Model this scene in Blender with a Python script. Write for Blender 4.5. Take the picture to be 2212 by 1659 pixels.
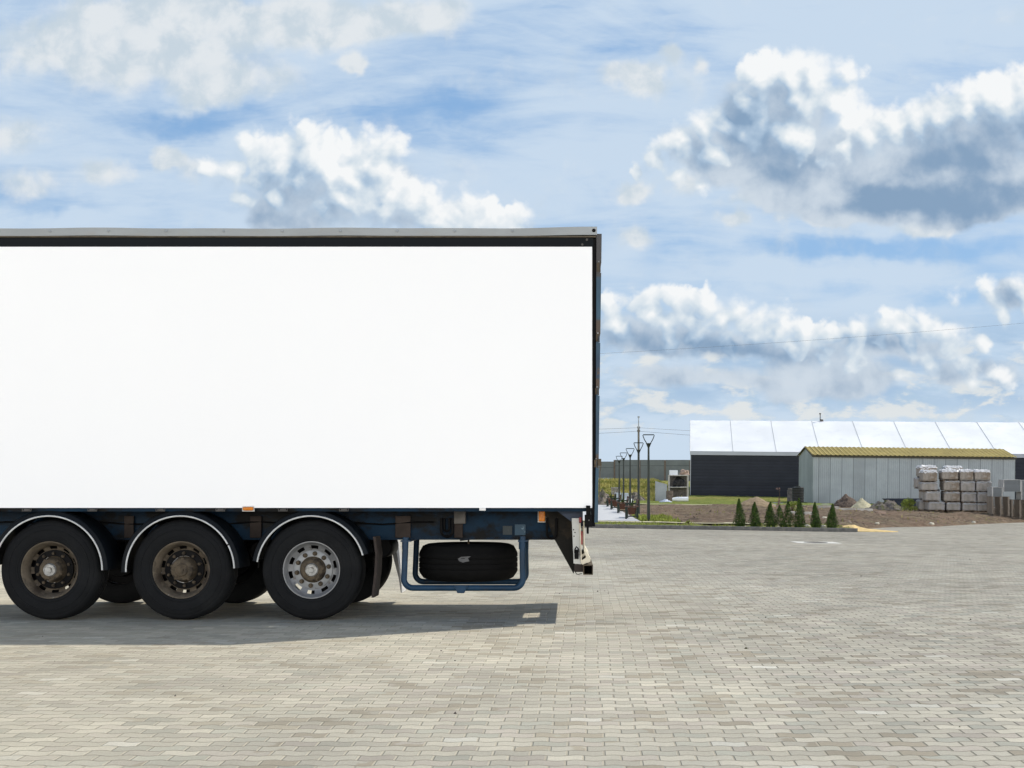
import bpy, bmesh, math, random
from mathutils import Vector, Matrix, noise as mnoise

random.seed(7)
for o in list(bpy.data.objects):
    bpy.data.objects.remove(o)
SC = bpy.context.scene
COL = SC.collection
R = math.radians

# ------------------------------------------------------------------ camera
cam = bpy.data.cameras.new("camera")
cam_ob = bpy.data.objects.new("camera", cam)
COL.objects.link(cam_ob)
cam_ob.location = (0, 0, 1.535)
cam_ob.rotation_euler = (R(90), 0, 0)
cam.sensor_width = 36.0
cam.lens = 2800 / 2212 * 36
cam.shift_x = -124 / 2212
cam.shift_y = 185.5 / 2212
cam.clip_start = 0.1
cam.clip_end = 5000
SC.camera = cam_ob
SC.render.engine = 'CYCLES'
SC.cycles.use_denoising = True
SC.cycles.max_bounces = 6
SC.cycles.diffuse_bounces = 3
SC.cycles.use_adaptive_sampling = True
SC.cycles.adaptive_threshold = .02
SC.cycles.sample_clamp_indirect = 10
SC.view_settings.view_transform = 'Standard'
SC.view_settings.look = 'None'
SC.view_settings.gamma = 1
SC.view_settings.exposure = 0.0

# ------------------------------------------------------------------ sun
SUN = Vector((0.81, 0.46, 1.0)).normalized()
sun_el = math.asin(SUN.z)
sun_az = math.atan2(SUN.x, SUN.y)          # clockwise from +Y
sl = bpy.data.lights.new("sun", 'SUN')
sl.energy = 4.2
sl.angle = R(0.53)
sl.color = (1.0, 0.945, 0.84)
so = bpy.data.objects.new("sun", sl)
COL.objects.link(so)
so.rotation_euler = (-SUN).to_track_quat('-Z', 'Y').to_euler()
so.location = (20, 15, 40)


# ------------------------------------------------------------------ node helpers
class NT:
    def __init__(self, tree):
        self.t = tree
        self.n = tree.nodes
        self.l = tree.links

    def node(self, typ, **kw):
        n = self.n.new(typ)
        for k, v in kw.items():
            setattr(n, k, v)
        return n

    def put(self, sock, v):
        if v is None:
            return
        if isinstance(v, bpy.types.NodeSocket):
            self.l.new(v, sock)
        else:
            sock.default_value = v

    def m(self, op, a, b=None, c=None, clamp=False):
        n = self.node('ShaderNodeMath', operation=op)
        n.use_clamp = clamp
        for i, v in enumerate((a, b, c)):
            self.put(n.inputs[i], v)
        return n.outputs[0]

    def v(self, op, a, b=None, scale=None):
        n = self.node('ShaderNodeVectorMath', operation=op)
        self.put(n.inputs[0], a)
        if b is not None:
            self.put(n.inputs[1], b)
        if scale is not None:
            self.put(n.inputs['Scale'], scale)
        return n.outputs['Value'] if op in ('DISTANCE', 'LENGTH', 'DOT_PRODUCT') else n.outputs[0]

    def xyz(self, x, y, z=0.0):
        n = self.node('ShaderNodeCombineXYZ')
        for i, s in enumerate((x, y, z)):
            self.put(n.inputs[i], s)
        return n.outputs[0]

    def sep(self, v):
        n = self.node('ShaderNodeSeparateXYZ')
        self.put(n.inputs[0], v)
        return n.outputs

    def ss(self, x, a, b, lo=0.0, hi=1.0, kind='SMOOTHSTEP'):
        n = self.node('ShaderNodeMapRange', interpolation_type=kind)
        self.put(n.inputs[0], x)
        for i, s in enumerate((a, b, lo, hi)):
            self.put(n.inputs[i + 1], s)
        return n.outputs[0]

    def noise(self, vec, scale, detail=4, rough=0.55, dist=0.0, out='Fac'):
        n = self.node('ShaderNodeTexNoise')
        self.put(n.inputs['Vector'], vec)
        n.inputs['Scale'].default_value = scale
        n.inputs['Detail'].default_value = detail
        n.inputs['Roughness'].default_value = rough
        n.inputs['Distortion'].default_value = dist
        return n.outputs[0] if out == 'Fac' else n.outputs[1]

    def mix(self, f, a, b, typ='MIX'):
        n = self.node('ShaderNodeMix', data_type='RGBA', blend_type=typ)
        self.put(n.inputs[0], f)
        self.put(n.inputs[6], a)
        self.put(n.inputs[7], b)
        return n.outputs[2]


def c4(c):
    return (c[0], c[1], c[2], 1.0)


# ------------------------------------------------------------------ world: Nishita sky + clouds by direction
CLOUD_A = [(9.4, 4.75, .6), (10.3, 4.8, .5), (8.4, 4.2, .65), (11.0, 4.85, .35), (6.5, 3.9, .8), (7.6, 3.9, .8), (8.9, 4.4, .6), (5.6, 3.9, .5), (9.6, 4.7, .5), (10.8, 4.8, .35), (7.0, 4.6, .6), (5.5, 3.45, .4), (5.3, 3.15, .40), (5.0, 3.7, .5), (6.0, 3.5, .75), (6.6, 2.95, .42), (6.9, 3.6, .95), (7.6, 3.25, .45), (8.0, 3.5, .72), (8.1, 3.05, .25),
           (8.65, 3.2, .30), (8.5, 3.9, .45), (7.4, 4.3, .8), (8.3, 4.5, .7), (9.2, 4.3, .42), (9.9, 4.5, .4), (10.15, 4.2, .2), (10.6, 4.6, .3),
           (11.3, 4.65, .22), (6.0, 4.3, .6), (5.3, 4.3, .45), (4.5, 3.6, .25)]
CLOUD_B = [(17.0, 1.7, .72), (16.4, 1.75, .58), (17.6, 1.75, .62), (18.3, 1.6, .34), (16.15, 2.2, .58), (15.7, 2.65, .50), (15.2, 2.85, .45), (14.7, 3.1, .42), (14.25, 3.4, .34), (13.85, 3.7, .22), (15.3, 3.3, .45),
           (17.3, 2.2, .72), (18.1, 2.3, .64), (18.35, 2.75, .58), (18.25, 3.2, .48), (17.95, 3.5, .3), (18.8, 2.95, .56), (19.3, 2.85, .56), (19.8, 2.7, .58), (20.35, 2.55, .6), (20.9, 2.4, .68), (21.6, 2.3, .8), (22.4, 2.4, 1.0), (22.6, 2.9, .9),
           (14.7, 3.75, .28), (15.2, 3.95, .2), (16.2, 2.9, .6), (17.0, 2.9, .7)]
CLOUD_C = [(13.4, 7.1, .5), (14.4, 7.35, .4), (13.3, 7.35, .3), (16.3, 7.3, .4), (17.1, 7.45, .4), (18.4, 7.5, .32), (19.6, 7.35, .4), (20.5, 7.45, .35), (15.8, 7.5, .35), (14.9, 6.85, .4), (21.2, 7.4, .25), (17.7, 7.75, .25), (19.5, 8.05, .25), (21.0, 8.25, .3), (21.6, 6.65, .35), (22.2, 6.7, .4), (22.3, 7.5, .25), (13.2, 6.6, .35), (13.9, 6.55, .35), (14.6, 6.45, .36), (15.2, 6.6, .36), (15.9, 6.75, .36), (16.3, 7.05, .35), (16.9, 6.95, .34), (17.4, 7.2, .3),
           (18.4, 7.2, .34), (19.2, 7.1, .3), (20.0, 7.1, .32), (20.7, 7.2, .26), (14.4, 7.0, .45), (15.4, 7.2, .35), (17.9, 7.5, .3), (18.1, 7.25, .3), (14.0, 6.8, .45), (15.6, 7.0, .45), (16.7, 7.2, .4), (19.6, 7.15, .35), (20.4, 7.2, .32), (15.0, 7.3, .35), (19.0, 7.4, .25),
           (20.6, 6.35, .2), (21.4, 6.3, .3), (22.1, 6.3, .4), (18.3, 7.9, .25), (20.1, 7.85, .35), (20.9, 7.9, .35), (21.6, 8.1, .3)]


def cloud_group():
    g = bpy.data.node_groups.new("cloud_height", 'ShaderNodeTree')
    g.interface.new_socket(name="P", in_out='INPUT', socket_type='NodeSocketVector')
    g.interface.new_socket(name="H", in_out='OUTPUT', socket_type='NodeSocketFloat')
    g.interface.new_socket(name="S", in_out='OUTPUT', socket_type='NodeSocketFloat')
    k = NT(g)
    gi = k.node('NodeGroupInput')
    go = k.node('NodeGroupOutput')
    P = gi.outputs[0]
    w = k.noise(P, 1.1, 3, .55, out='Color')
    w = k.v('SUBTRACT', w, (.5, .5, .5))
    w = k.v('MULTIPLY', w, (.75, .6, 0))
    Q = k.v('ADD', P, w)
    h = None
    for (x, y, r) in CLOUD_A + CLOUD_B + CLOUD_C:
        d = k.v('DISTANCE', Q, (x, y, 0))
        e = k.m('SUBTRACT', r + .10 + (.03 if x > 12 else 0), d)
        h = e if h is None else k.m('SMOOTH_MAX', h, e, .22)
    S = h
    def bil(sc, seed):
        n = k.noise(k.v('ADD', P, (seed, seed * 1.7, 0)), sc, 0, .5)
        return k.m('ABSOLUTE', k.m('SUBTRACT', n, .5))
    b = k.m('MULTIPLY', bil(1.5, 3.1), .62)
    b = k.m('MULTIPLY_ADD', bil(3.2, 7.7), .40, b)
    b = k.m('MULTIPLY_ADD', bil(6.8, 1.3), .15, b)
    b = k.m('MULTIPLY_ADD', bil(14, 5.9), .05, b)
    fine = k.noise(P, 6, 7, .66)
    b = k.m('MULTIPLY_ADD', k.m('SUBTRACT', fine, .5), .15, b)
    H = k.m('ADD', h, k.m('SUBTRACT', b, .13))
    k.l.new(H, go.inputs[0])
    k.l.new(S, go.inputs[1])
    return g


W = bpy.data.worlds.new("World")
SC.world = W
W.use_nodes = True
W.node_tree.nodes.clear()
k = NT(W.node_tree)
tc = k.node('ShaderNodeTexCoord')
D = tc.outputs['Generated']
dx, dy, dz = k.sep(D)
sky = k.node('ShaderNodeTexSky', sky_type='NISHITA')
sky.sun_disc = False
sky.sun_elevation = sun_el
sky.sun_rotation = sun_az
sky.altitude = 100
sky.air_density = 1.0
sky.dust_density = 0.6
sky.ozone_density = 1.5
SKY_STRENGTH = 0.1
G = 1 / SKY_STRENGTH           # radiance 1.0 in cloud colours


def sc3(r, g, b, s=1.0):
    return (r * s * G, g * s * G, b * s * G, 1)


yc = k.m('MAXIMUM', dy, .08)
px = k.m('MULTIPLY_ADD', k.m('DIVIDE', dx, yc), 28.0, 12.3)
py = k.m('MULTIPLY_ADD', k.m('DIVIDE', dz, yc), -28.0, 10.15)
P = k.xyz(px, py, 0)
front = k.ss(dy, .45, .75)
base = k.mix(.62, sky.outputs[0], sc3(.27, .50, .84))
# paler towards the horizon
elev = k.m('MAXIMUM', dz, 0)
base = k.mix(k.ss(elev, .0, .14, .78, .0), base, sc3(.60, .73, .85))
# high thin veil of streaked cirrus
Pv = k.v('MULTIPLY', P, (.42, 1.5, 1))
vn = k.noise(Pv, .45, 7, .55, 1.1)
Pv2 = k.v('MULTIPLY', P, (.9, 4.2, 1))
vn2 = k.noise(Pv2, .9, 6, .62, .6)
cov = k.noise(P, .22, 2, .5)
veil = k.m('ADD', k.m('MULTIPLY', vn, .74), k.m('MULTIPLY', vn2, .26))
veil = k.m('ADD', veil, k.m('MULTIPLY', k.m('SUBTRACT', cov, .5), .5))
# clear blue gaps (placed)
PW = k.v('ADD', P, k.v('MULTIPLY', k.v('SUBTRACT', k.noise(P, .8, 4, .55, out='Color'), (.5, .5, .5)), (1.5, 1.0, 0)))
def gauss(x, y, rx, ry):
    q = k.v('SUBTRACT', PW, (x, y, 0))
    q = k.v('MULTIPLY', q, (1 / rx, 1 / ry, 0))
    d = k.v('LENGTH', q)
    return k.ss(d, 1.0, .0)
def add_all(lst):
    s = None
    for a in lst:
        g = gauss(*a[:4])
        g = k.m('MULTIPLY', g, a[4])
        s = g if s is None else k.m('ADD', s, g)
    return s
gaps = add_all([(9.8, 2.2, 2.2, .55, .28), (4.2, 2.65, 2.6, .45, .25), (.4, 4.1, 1.6, .5, .22), (7.9, 2.55, 1.6, .5, .2), (19.0, 5.35, 4.5, .42, .38), (20.5, 6.35, 3.0, .4, .14), (14.2, .9, 2.0, .6, .05),
                (10.2, 2.8, 1.4, .8, .14), (1.4, 4.45, 1.5, .35, .2), (14.8, 5.4, 1.3, .3, .12)])
extra = add_all([(19.5, .5, 4.5, 1.3, .16), (13.0, 3.4, 1.6, 1.6, .12), (1.5, 4.8, 2.5, .7, .12), (17.5, 5.95, 4.0, .45, .2), (11.5, 3.6, 2.0, 1.0, .1), (13.2, 5.5, 1.0, 1.2, .12)])
veil = k.m('ADD', k.m('SUBTRACT', veil, gaps), extra)
veil_a = k.ss(veil, .16, .60, 0, .92)
base = k.mix(veil_a, base, sc3(.60, .72, .855))

# big soft grey-white sheet, top left
dm = add_all([(2.2, 1.0, 3.6, 1.5, .9), (5.0, 1.6, 2.2, .95, .7), (6.0, .4, 4.0, .9, .8), (8.9, .35, 2.0, .75, .75), (7.4, .8, 1.6, .7, .45), (3.6, .2, 3, .7, .5), (.2, 2.9, 1.6, .7, .55), (4.5, 2.1, 2.0, .5, .3), (3.6, 3.35, .6, .45, .9), (2.45, 3.75, .9, .45, .58), (.6, 4.0, 1.1, .5, .55), (13.7, 1.55, .75, .55, .95), (14.4, 1.1, .5, .4, .6), (14.0, 1.9, .8, .4, .55), (7.65, 1.47, .6, .3, .9),
              (13.7, 4.2, .6, .35, .8), (14.9, 4.0, .7, .4, .7), (13.8, 5.2, .8, .35, .6), (15.9, 4.75, .7, .35, .8), (17.3, 4.6, .7, .35, .6), (20.2, 4.85, 1.0, .28, .9), (18.0, 4.7, .8, .25, .7), (16.2, 4.3, .9, .3, .6), (4.0, 3.6, 1.2, .5, .5), (15.2, 1.45, .4, .3, .6)])
dn = k.noise(P, .85, 6, .58, .3)
dh = k.m('ADD', dm, k.m('MULTIPLY', k.m('SUBTRACT', dn, .5), 1.15))
d_a = k.ss(dh, .02, .62, 0, .95)
dn2 = k.noise(k.v('ADD', P, (4.3, 2.1, 0)), 1.3, 6, .55, .2)
dcol = k.mix(k.ss(dn2, .36, .62), sc3(.58, .67, .745), sc3(.77, .81, .84))
base = k.mix(d_a, base, dcol)

# low flat cloudlets towards the horizon
Pl = k.v('MULTIPLY', P, (.55, 1.25, 1))
ln = k.noise(Pl, 1.5, 6, .6, .2)
lband = k.m('MULTIPLY', k.ss(py, 6.9, 7.8), k.ss(py, 9.6, 8.9))
lh = k.m('ADD', ln, k.m('MULTIPLY', lband, .12))
l_a = k.m('MULTIPLY', k.ss(lh, .56, .70), lband)
lnb = k.noise(k.v('ADD', Pl, (-.25, .35, 0)), 1.5, 6, .6, .2)
lsh = k.ss(k.m('SUBTRACT', ln, lnb), -.08, .12)
lcol = k.mix(lsh, sc3(.45, .60, .76), sc3(.78, .80, .79))
# blue-grey cloud bases in the same belt
gn = k.noise(k.v('MULTIPLY', P, (.4, 1.6, 1)), .9, 5, .55)
g_a = k.m('MULTIPLY', k.ss(gn, .40, .60, 0, .80), k.m('MULTIPLY', k.ss(py, 6.6, 7.4), k.ss(py, 9.2, 8.4)))
base = k.mix(g_a, base, sc3(.36, .52, .72))
base = k.mix(k.m('MULTIPLY', l_a, .85), base, lcol)

# cumulus heaps
cg = cloud_group()
def cloud_eval(vec):
    n = k.node('ShaderNodeGroup')
    n.node_tree = cg
    k.l.new(vec, n.inputs[0])
    return n.outputs[0], n.outputs[1]
H0, S0 = cloud_eval(P)
H1, S1 = cloud_eval(k.v('ADD', P, (.19, -.24, 0)))
lit = k.m('SUBTRACT', H0, H1)
under = k.ss(k.m('SUBTRACT', S0, S1), .04, -.18, 0, .7)
soft = k.m('ADD', k.ss(k.noise(P, .7, 3, .5), .35, .65, .14, .44), under)
alpha = k.ss(H0, 0.0, soft)
dark = add_all([(16.1, 2.75, 1.0, 1.0, .95), (17.1, 3.5, 1.3, .8, .85), (20.9, 3.3, 1.9, .95, 1.0), (19.6, 3.5, 1.0, .6, .6), (21.5, 4.35, 2.8, .7, 1.0), (18.6, 4.3, 1.6, .5, .6), (19.6, 4.3, 1.8, .6, .75), (15.0, 3.4, 1.0, .6, .5),
                (6.2, 4.2, 1.1, .6, .22), (5.9, 4.75, 1.9, .5, .5), (8.1, 3.5, .45, .45, .38), (6.3, 3.55, .5, .5, .4), (8.6, 4.9, 1.2, .4, .4),
                (13.8, 7.3, 1.3, .5, .8), (15.4, 7.45, 1.5, .4, .9), (19.2, 7.35, 1.6, .35, .55), (16.5, 7.6, 2.2, .4, .6), (21.9, 6.5, .9, .35, .6), (21.0, 8.0, 1.2, .3, .3), (17.0, 2.2, .6, .7, .35)])
light_add = add_all([(18.3, 2.7, .5, .9, .4), (17.0, 1.3, 1.4, .5, .25), (21.5, 1.9, 1.2, .6, .25), (7.3, 3.6, .8, .8, .2)])
b = k.m('MULTIPLY_ADD', lit, .85, .60)
b = k.m('MULTIPLY_ADD', k.m('SUBTRACT', S0, S1), .75, b)
thin = k.ss(H0, .45, .0)
b = k.m('ADD', b, k.m('MULTIPLY', thin, .16))
b = k.m('SUBTRACT', b, k.m('MULTIPLY', dark, k.ss(S0, -.1, .5, .2, .62)))
b = k.m('SUBTRACT', b, k.m('MULTIPLY', k.ss(py, 5.8, 6.6), .10))
b = k.m('ADD', b, light_add, clamp=True)
ramp = k.node('ShaderNodeValToRGB')
els = ramp.color_ramp.elements
els[0].position = 0.0
els[0].color = (.25, .375, .54, 1)
els[1].position = 1.0
els[1].color = (.93, .945, .95, 1)
e = els.new(.35); e.color = (.43, .56, .71, 1)
e = els.new(.68); e.color = (.69, .77, .835, 1)
k.l.new(b, ramp.inputs[0])
ccol = k.v('SCALE', ramp.outputs[0], scale=G)
# grey-blue bodies of the heaps, behind their bright crests
body = add_all([(20.8, 4.3, 3.2, .75, 1.0), (18.2, 4.2, 2.2, .75, .9), (16.6, 3.9, 1.4, .7, .8), (17.2, 2.2, 1.4, 1.1, 1.0), (19.0, 3.4, 1.8, 1.4, 1.0), (14.8, 3.2, 1.1, .7, .7), (16.4, 2.7, 1.3, 1.5, 1.0), (17.2, 3.6, 2.0, 1.2, 1.0), (15.2, 3.5, 1.3, .8, .7), (20.6, 3.3, 2.4, 1.5, 1.2), (22.0, 3.6, 2.6, 1.6, 1.2), (19.4, 4.2, 2.4, .9, 1.0), (18.0, 4.5, 1.6, .6, .6),
                (13.9, 7.15, 1.7, .7, .95), (15.6, 7.35, 1.9, .6, .9), (17.6, 7.6, 2.2, .5, .7), (19.6, 7.4, 2.0, .55, .9), (21.9, 6.5, 1.2, .5, .9), (21.2, 8.0, 1.6, .5, .7), (14.4, 8.15, 2.0, .45, .7), (17.6, 8.2, 3.2, .6, .95),
                (6.2, 4.1, 1.5, 1.1, .8), (6.2, 4.75, 1.9, .6, .7), (7.9, 4.0, 1.5, 1.1, .95), (9.3, 4.6, 1.6, .6, .8), (10.8, 4.8, 1.2, .4, .6)])
nb_ = k.noise(P, .95, 5, .52, .2)
body_h = k.m('ADD', body, k.m('MULTIPLY', k.m('SUBTRACT', nb_, .5), 1.0))
body_a = k.ss(body_h, .12, .62, 0, .97)
body_d = k.m('ADD', k.m('MULTIPLY_ADD', dark, .95, .20), k.m('MULTIPLY', k.m('SUBTRACT', k.noise(k.v('ADD', P, (7.7, 3.3, 0)), 1.0, 5, .52), .5), 1.2))
nb2_ = k.noise(k.v('ADD', P, (.16, -.2, 0)), .95, 5, .52, .2)
body_d = k.m('SUBTRACT', body_d, k.m('MULTIPLY', k.m('SUBTRACT', nb_, nb2_), 1.7))
body_c = k.mix(k.ss(body_d, -.15, 1.2), sc3(.62, .70, .785), sc3(.235, .355, .515))
base = k.mix(body_a, base, body_c)
full = k.mix(k.m('MULTIPLY', alpha, .97), base, ccol)

# the rest of the dome (behind and above): unseen low cloud band, over-bright to light the curtain
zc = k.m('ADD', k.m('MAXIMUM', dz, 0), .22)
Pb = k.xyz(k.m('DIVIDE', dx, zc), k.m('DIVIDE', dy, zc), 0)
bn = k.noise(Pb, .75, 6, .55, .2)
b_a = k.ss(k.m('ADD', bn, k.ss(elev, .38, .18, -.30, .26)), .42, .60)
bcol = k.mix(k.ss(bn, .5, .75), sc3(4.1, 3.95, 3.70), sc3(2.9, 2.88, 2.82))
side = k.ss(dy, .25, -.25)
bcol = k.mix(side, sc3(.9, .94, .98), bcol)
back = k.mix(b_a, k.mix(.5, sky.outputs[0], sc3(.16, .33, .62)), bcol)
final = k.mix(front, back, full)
# below the horizon: plain ground tone so that nothing shines up from under the sheets
final = k.mix(k.ss(dz, -.02, -.0), (.25 * G, .24 * G, .21 * G, 1), final)
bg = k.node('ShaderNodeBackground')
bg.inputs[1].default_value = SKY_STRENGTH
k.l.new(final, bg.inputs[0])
wo = k.node('ShaderNodeOutputWorld')
k.l.new(bg.outputs[0], wo.inputs[0])
W.cycles.sampling_method = 'MANUAL'
W.cycles.sample_map_resolution = 512


# ------------------------------------------------------------------ materials
def new_mat(name):
    m = bpy.data.materials.new(name)
    m.use_nodes = True
    m.node_tree.nodes.clear()
    k = NT(m.node_tree)
    out = k.node('ShaderNodeOutputMaterial')
    bs = k.node('ShaderNodeBsdfPrincipled')
    k.l.new(bs.outputs[0], out.inputs[0])
    return m, k, bs


def pmat(name, col, rough=.6, metal=0.0, var=.18, scale=6, bump=0.0, bscale=30, second=None, sscale=3, sthr=(.5, .6), spec=.28, stretch=(1, 1, 1), third=None):
    m, k, bs = new_mat(name)
    co = k.node('ShaderNodeTexCoord').outputs['Object']
    if stretch != (1, 1, 1):
        co = k.v('MULTIPLY', co, stretch)
    n = k.noise(co, scale, 6, .6)
    f = k.ss(n, .3, .7)
    lo = tuple(c * (1 - var) for c in col)
    hi = tuple(min(1, c * (1 + var)) for c in col)
    c = k.mix(f, c4(lo), c4(hi))
    if second:
        s = k.noise(k.v('ADD', co, (3.3, 1.7, 9.1)), sscale, 7, .65)
        c = k.mix(k.ss(s, *sthr), c, c4(second))
    if third:
        s = k.noise(k.v('ADD', co, (13.3, 4.7, 2.1)), third[1], 7, .65)
        c = k.mix(k.ss(s, third[2], third[3]), c, c4(third[0]))
    k.l.new(c, bs.inputs['Base Color'])
    bs.inputs['Metallic'].default_value = metal
    r = k.ss(n, .2, .8, max(0, rough - .1), min(1, rough + .1))
    k.l.new(r, bs.inputs['Roughness'])
    bs.inputs['Specular IOR Level'].default_value = spec
    if bump:
        bn = k.noise(co, bscale, 6, .65)
        bp = k.node('ShaderNodeBump')
        bp.inputs['Strength'].default_value = 1
        bp.inputs['Distance'].default_value = bump
        k.l.new(bn, bp.inputs['Height'])
        k.l.new(bp.outputs[0], bs.inputs['Normal'])
    return m


def mat_pavers(name, L=.2, Hh=.118, tone=1.0, light=False):
    m, k, bs = new_mat(name)
    co = k.node('ShaderNodeTexCoord').outputs['Object']
    x, y, z = k.sep(co)
    x = k.m('MULTIPLY_ADD', y, -.012, x)
    wv = k.m('SINE', k.m('MULTIPLY', x, 2 * math.pi / L))
    ww = k.m('MULTIPLY', wv, .014)
    yy = k.m('DIVIDE', k.m('ADD', y, ww), Hh)
    row = k.m('FLOOR', yy)
    fy = k.m('FRACT', yy)
    wn = k.node('ShaderNodeTexWhiteNoise', noise_dimensions='1D')
    k.l.new(row, wn.inputs['W'])
    off = k.m('MULTIPLY', k.m('MODULO', row, 2.0), .5)
    off = k.m('MULTIPLY_ADD', k.m('SUBTRACT', wn.outputs[0], .5), .10, off)
    xx = k.m('ADD', k.m('DIVIDE', x, L), off)
    cell = k.m('FLOOR', xx)
    fx = k.m('FRACT', xx)
    w2 = k.node('ShaderNodeTexWhiteNoise', noise_dimensions='2D')
    k.l.new(k.xyz(cell, row, 0), w2.inputs['Vector'])
    rnd = w2.outputs[0]
    rc = k.sep(w2.outputs[1])
    # joints
    ex = k.m('MULTIPLY', k.m('MINIMUM', fx, k.m('SUBTRACT', 1.0, fx)), L)
    ey = k.m('MULTIPLY', k.m('MINIMUM', fy, k.m('SUBTRACT', 1.0, fy)), Hh)
    jx = k.ss(ex, .0036, .0085, 1, 0)
    jy = k.ss(ey, .0028, .0068, 1, 0)
    j = k.m('MAXIMUM', jx, jy)
    big = k.noise(co, .16, 4, .55)
    mid = k.noise(co, .9, 4, .6)
    a = k.mix(rc[0], c4((.345, .328, .286)), c4((.425, .400, .342)))
    a = k.mix(k.ss(rc[1], .78, .84, 0, .8), a, c4((.350, .318, .285)))
    a = k.mix(k.ss(rc[1], .16, .08, 0, .8), a, c4((.295, .298, .264)))
    a = k.mix(k.ss(rnd, .982, .988, 0, .8), a, c4((.52, .51, .47)))
    brn = k.m('ADD', rnd, k.m('MULTIPLY', k.m('SUBTRACT', mid, .5), 1.1))
    a = k.mix(k.ss(brn, .10, .08), a, c4((.285, .255, .205)))
    # sandy warm tint to the left, greyer to the right, in soft patches
    warm = k.m('ADD', k.ss(x, 6.0, -7.0), k.m('MULTIPLY', k.m('SUBTRACT', big, .5), 1.6))
    a = k.mix(k.ss(warm, .25, .95, 0, .6), a, c4((.455, .418, .335)))
    a = k.v('MULTIPLY', a, (1.02, .995, .925))
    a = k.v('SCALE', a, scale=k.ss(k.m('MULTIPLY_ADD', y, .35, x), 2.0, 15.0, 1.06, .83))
    val = k.m('ADD', k.ss(big, .3, .7, .88, 1.1), k.ss(mid, .3, .7, -.09, .09))
    val = k.m('MULTIPLY', val, k.m('MULTIPLY_ADD', rc[2], .25, .875))
    fn = k.noise(co, 60, 4, .7)
    val = k.m('MULTIPLY', val, k.ss(fn, .25, .75, .90, 1.10))
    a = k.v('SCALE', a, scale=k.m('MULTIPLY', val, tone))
    # grime: oil / tyre darkening in soft streaks along the driving direction
    st = k.noise(k.v('MULTIPLY', co, (.12, .9, 1)), .9, 5, .6)
    a = k.mix(k.ss(st, .60, .78, 0, .35), a, c4((.20, .19, .17)))
    sandc = k.mix(k.noise(co, 25, 3, .6), c4((.30, .27, .20)), c4((.56, .50, .38)))
    row_shade = c4((.16, .145, .11))  # shadow in the row joints, put in as a dark colour
    joint_shade = k.ss(k.m('MULTIPLY_ADD', k.m('SUBTRACT', mid, .5), 5.0, x), -.5, 2.5, 0, .9)  # shade of the cross joints painted in towards the right
    sandc = k.mix(joint_shade, sandc, c4((.13, .12, .095)))
    jc = k.mix(k.m('MULTIPLY', jy, .9), sandc, row_shade)
    a = k.mix(k.m('MULTIPLY', j, .8), a, jc)
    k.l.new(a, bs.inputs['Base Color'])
    bs.inputs['Roughness'].default_value = .82
    bs.inputs['Specular IOR Level'].default_value = .3
    hgt = k.m('SUBTRACT', k.m('MULTIPLY', fn, .15), j)
    tilt = k.m('MULTIPLY', k.m('SUBTRACT', fx, .5), k.m('SUBTRACT', rc[1], .5))
    hgt = k.m('MULTIPLY_ADD', tilt, .7, hgt)
    bp = k.node('ShaderNodeBump')
    bp.inputs['Strength'].default_value = 1
    bp.inputs['Distance'].default_value = .006
    k.l.new(hgt, bp.inputs['Height'])
    k.l.new(bp.outputs[0], bs.inputs['Normal'])
    return m


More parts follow.
